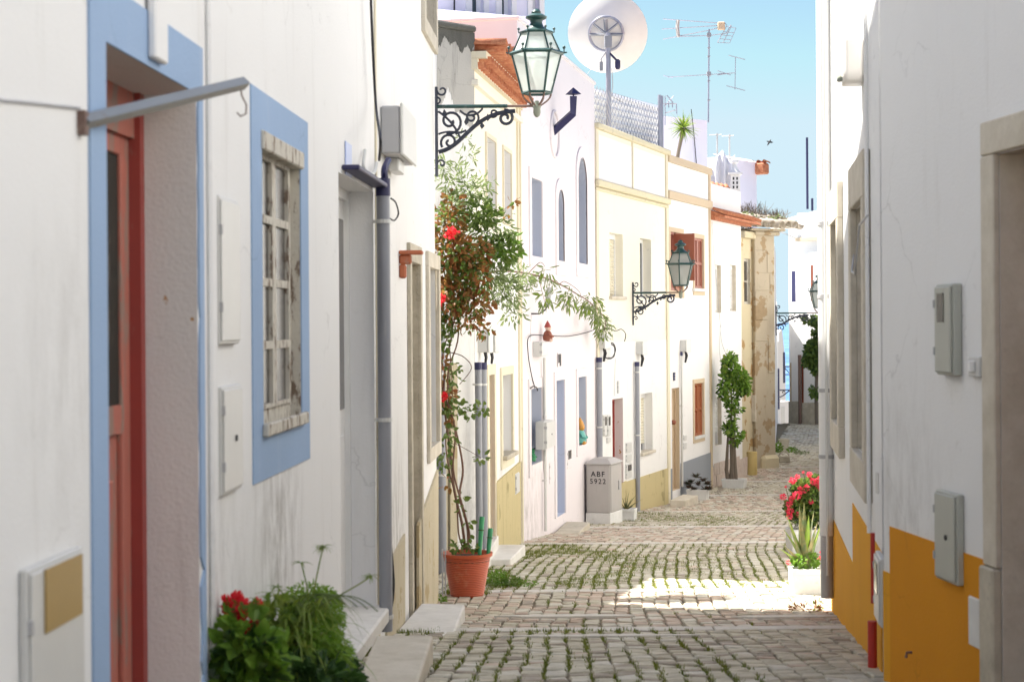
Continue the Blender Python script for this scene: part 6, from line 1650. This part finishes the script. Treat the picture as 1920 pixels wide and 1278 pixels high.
# roof shrubs
P = W(1430, 425, 42.6)
r = empty('roof_shrub', 'leafless twiggy shrub and weeds growing on the old tiles of the pier', 'shrub', P)
mb = MB()
for _ in range(230):
    x = random.choice((1395, 1402, 1408, 1415, 1420, 1440, 1455, 1460)); x += random.gauss(0, 5); y = 418
    p = W(x, y, 42.5+random.uniform(-.3, .5))-P; a = Vector((random.uniform(-.7, .7), random.uniform(-.5, .5), 1)).normalized(); h = random.uniform(.2, .62 if x < 1430 else .42)
    q1 = p+a*h*.6; mb.tube([p, q1, q1+(a+rv()*.8).normalized()*h*.4], [.009, .006, .003], 3, False)
    mb.tube([q1, q1+(a+rv()*1.0).normalized()*h*.35], [.005, .003], 3, False)
mb.build('twigs', M['dry'], r)
mb = MB(); 
for (x, y, n) in ((1410, 412, 150), (1425, 415, 150), (1400, 405, 80), (1445, 412, 60), (1400, 428, 90), (1458, 408, 40)): clump(mb, W(x, y, 42.2)-P, (.16, .25, .09), n, .07, .03, 0)
mb.build('leaves', M['leafolive'], r)
# far plants at right
P = W(1527, 790, 57.5)
r = empty('climbing_shrub', 'dark green shrub climbing the far right house', 'climbing plant', P)
mb = MB(); mbd = MB()
for (x, y, rx_, ry_, n) in ((1527, 660, 16, 22, 330), (1520, 675, 12, 14, 160), (1533, 620, 8, 14, 90), (1530, 600, 9, 9, 70), (1518, 600, 14, 5, 60), (1535, 690, 10, 12, 110), (1530, 735, 9, 10, 80), (1538, 650, 10, 30, 200)):
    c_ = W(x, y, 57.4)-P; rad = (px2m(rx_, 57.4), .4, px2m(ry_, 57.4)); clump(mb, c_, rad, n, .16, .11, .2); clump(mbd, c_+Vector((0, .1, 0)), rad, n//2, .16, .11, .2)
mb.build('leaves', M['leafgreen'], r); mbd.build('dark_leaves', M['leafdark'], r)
MB().tube([W(1531, 795, 57.5)-P, W(1530, 740, 57.5)-P, W(1532, 680, 57.5)-P], .06, 6).build('trunk', M['dry'], r)
# rooftop yucca
P = W(1270, 296, 38)
r = empty('yucca', 'spiky yucca on a bare trunk rising from the roof behind the tan parapet', 'plant', P)
Q = [W(x, y, 38)-P for x, y in ((1268, 310), (1272, 285), (1277, 262), (1281, 240))]
MB().tube(Q, [.05, .04, .042, .05], 8).build('trunk', M['dry'], r, smooth=True)
mb = MB(); mb2 = MB()
for i in range(120):
    v = rv().normalized(); v.z = v.z*.95+.1
    blade(mb if i % 3 else mb2, Q[-1]+v*.04, v, random.uniform(.26, .42), .035, .25, 4, .004)
mb.build('blades', M['leafyellow'], r); mb2.build('dark_blades', M['leafgreen'], r)
# objects beyond the pier
P = gpt(1470, 870)
r = empty('stone_trough', 'small stone trough on the ground beside the sandstone pier', 'trough', P)
MB().box(-.14, .14, -.12, .12, 0, .12).box(-.14, .14, -.12, -.08, .12, .16).box(-.14, .14, .08, .12, .12, .16).box(-.14, -.11, -.08, .08, .12, .16).box(.11, .14, -.08, .08, .12, .16).build('trough', M['stonedk'], r, bevel=.015)
MB().tube(bez((-.14, 0, .1), (-.12, 0, .34), (.12, 0, .34), (.14, 0, .1)), .02, 6).build('handle', M['stonedk'], r, smooth=True)
P = gpt(1470, 847)
pot_('flower_pot', 'pale stone pot just beyond the sandstone pier', P, .12, .15, .32, 'stone', False)
P2 = gpt(1462, 852)
bush('shrub', 'low green plants around the pale stone pot beyond the pier', 'plant', P2, [(-.02, .1, .12, .08, .15, .14, 120, .09, .04, 'leafbright'), (.38, .2, .06, .16, .3, .05, 140, .07, .03, 'leafbright'), (.5, -.6, .04, .2, .3, .03, 110, .06, .02, 'leafolive')])
# overhead wire from the pier to the far house
cable('cable', 'thin wire spanning from the old tiled eave to the far right house', [W(1455, 432, 42.3), W(1472, 438, 50), W(1490, 446, 60)], .012, 'plasticgrey')
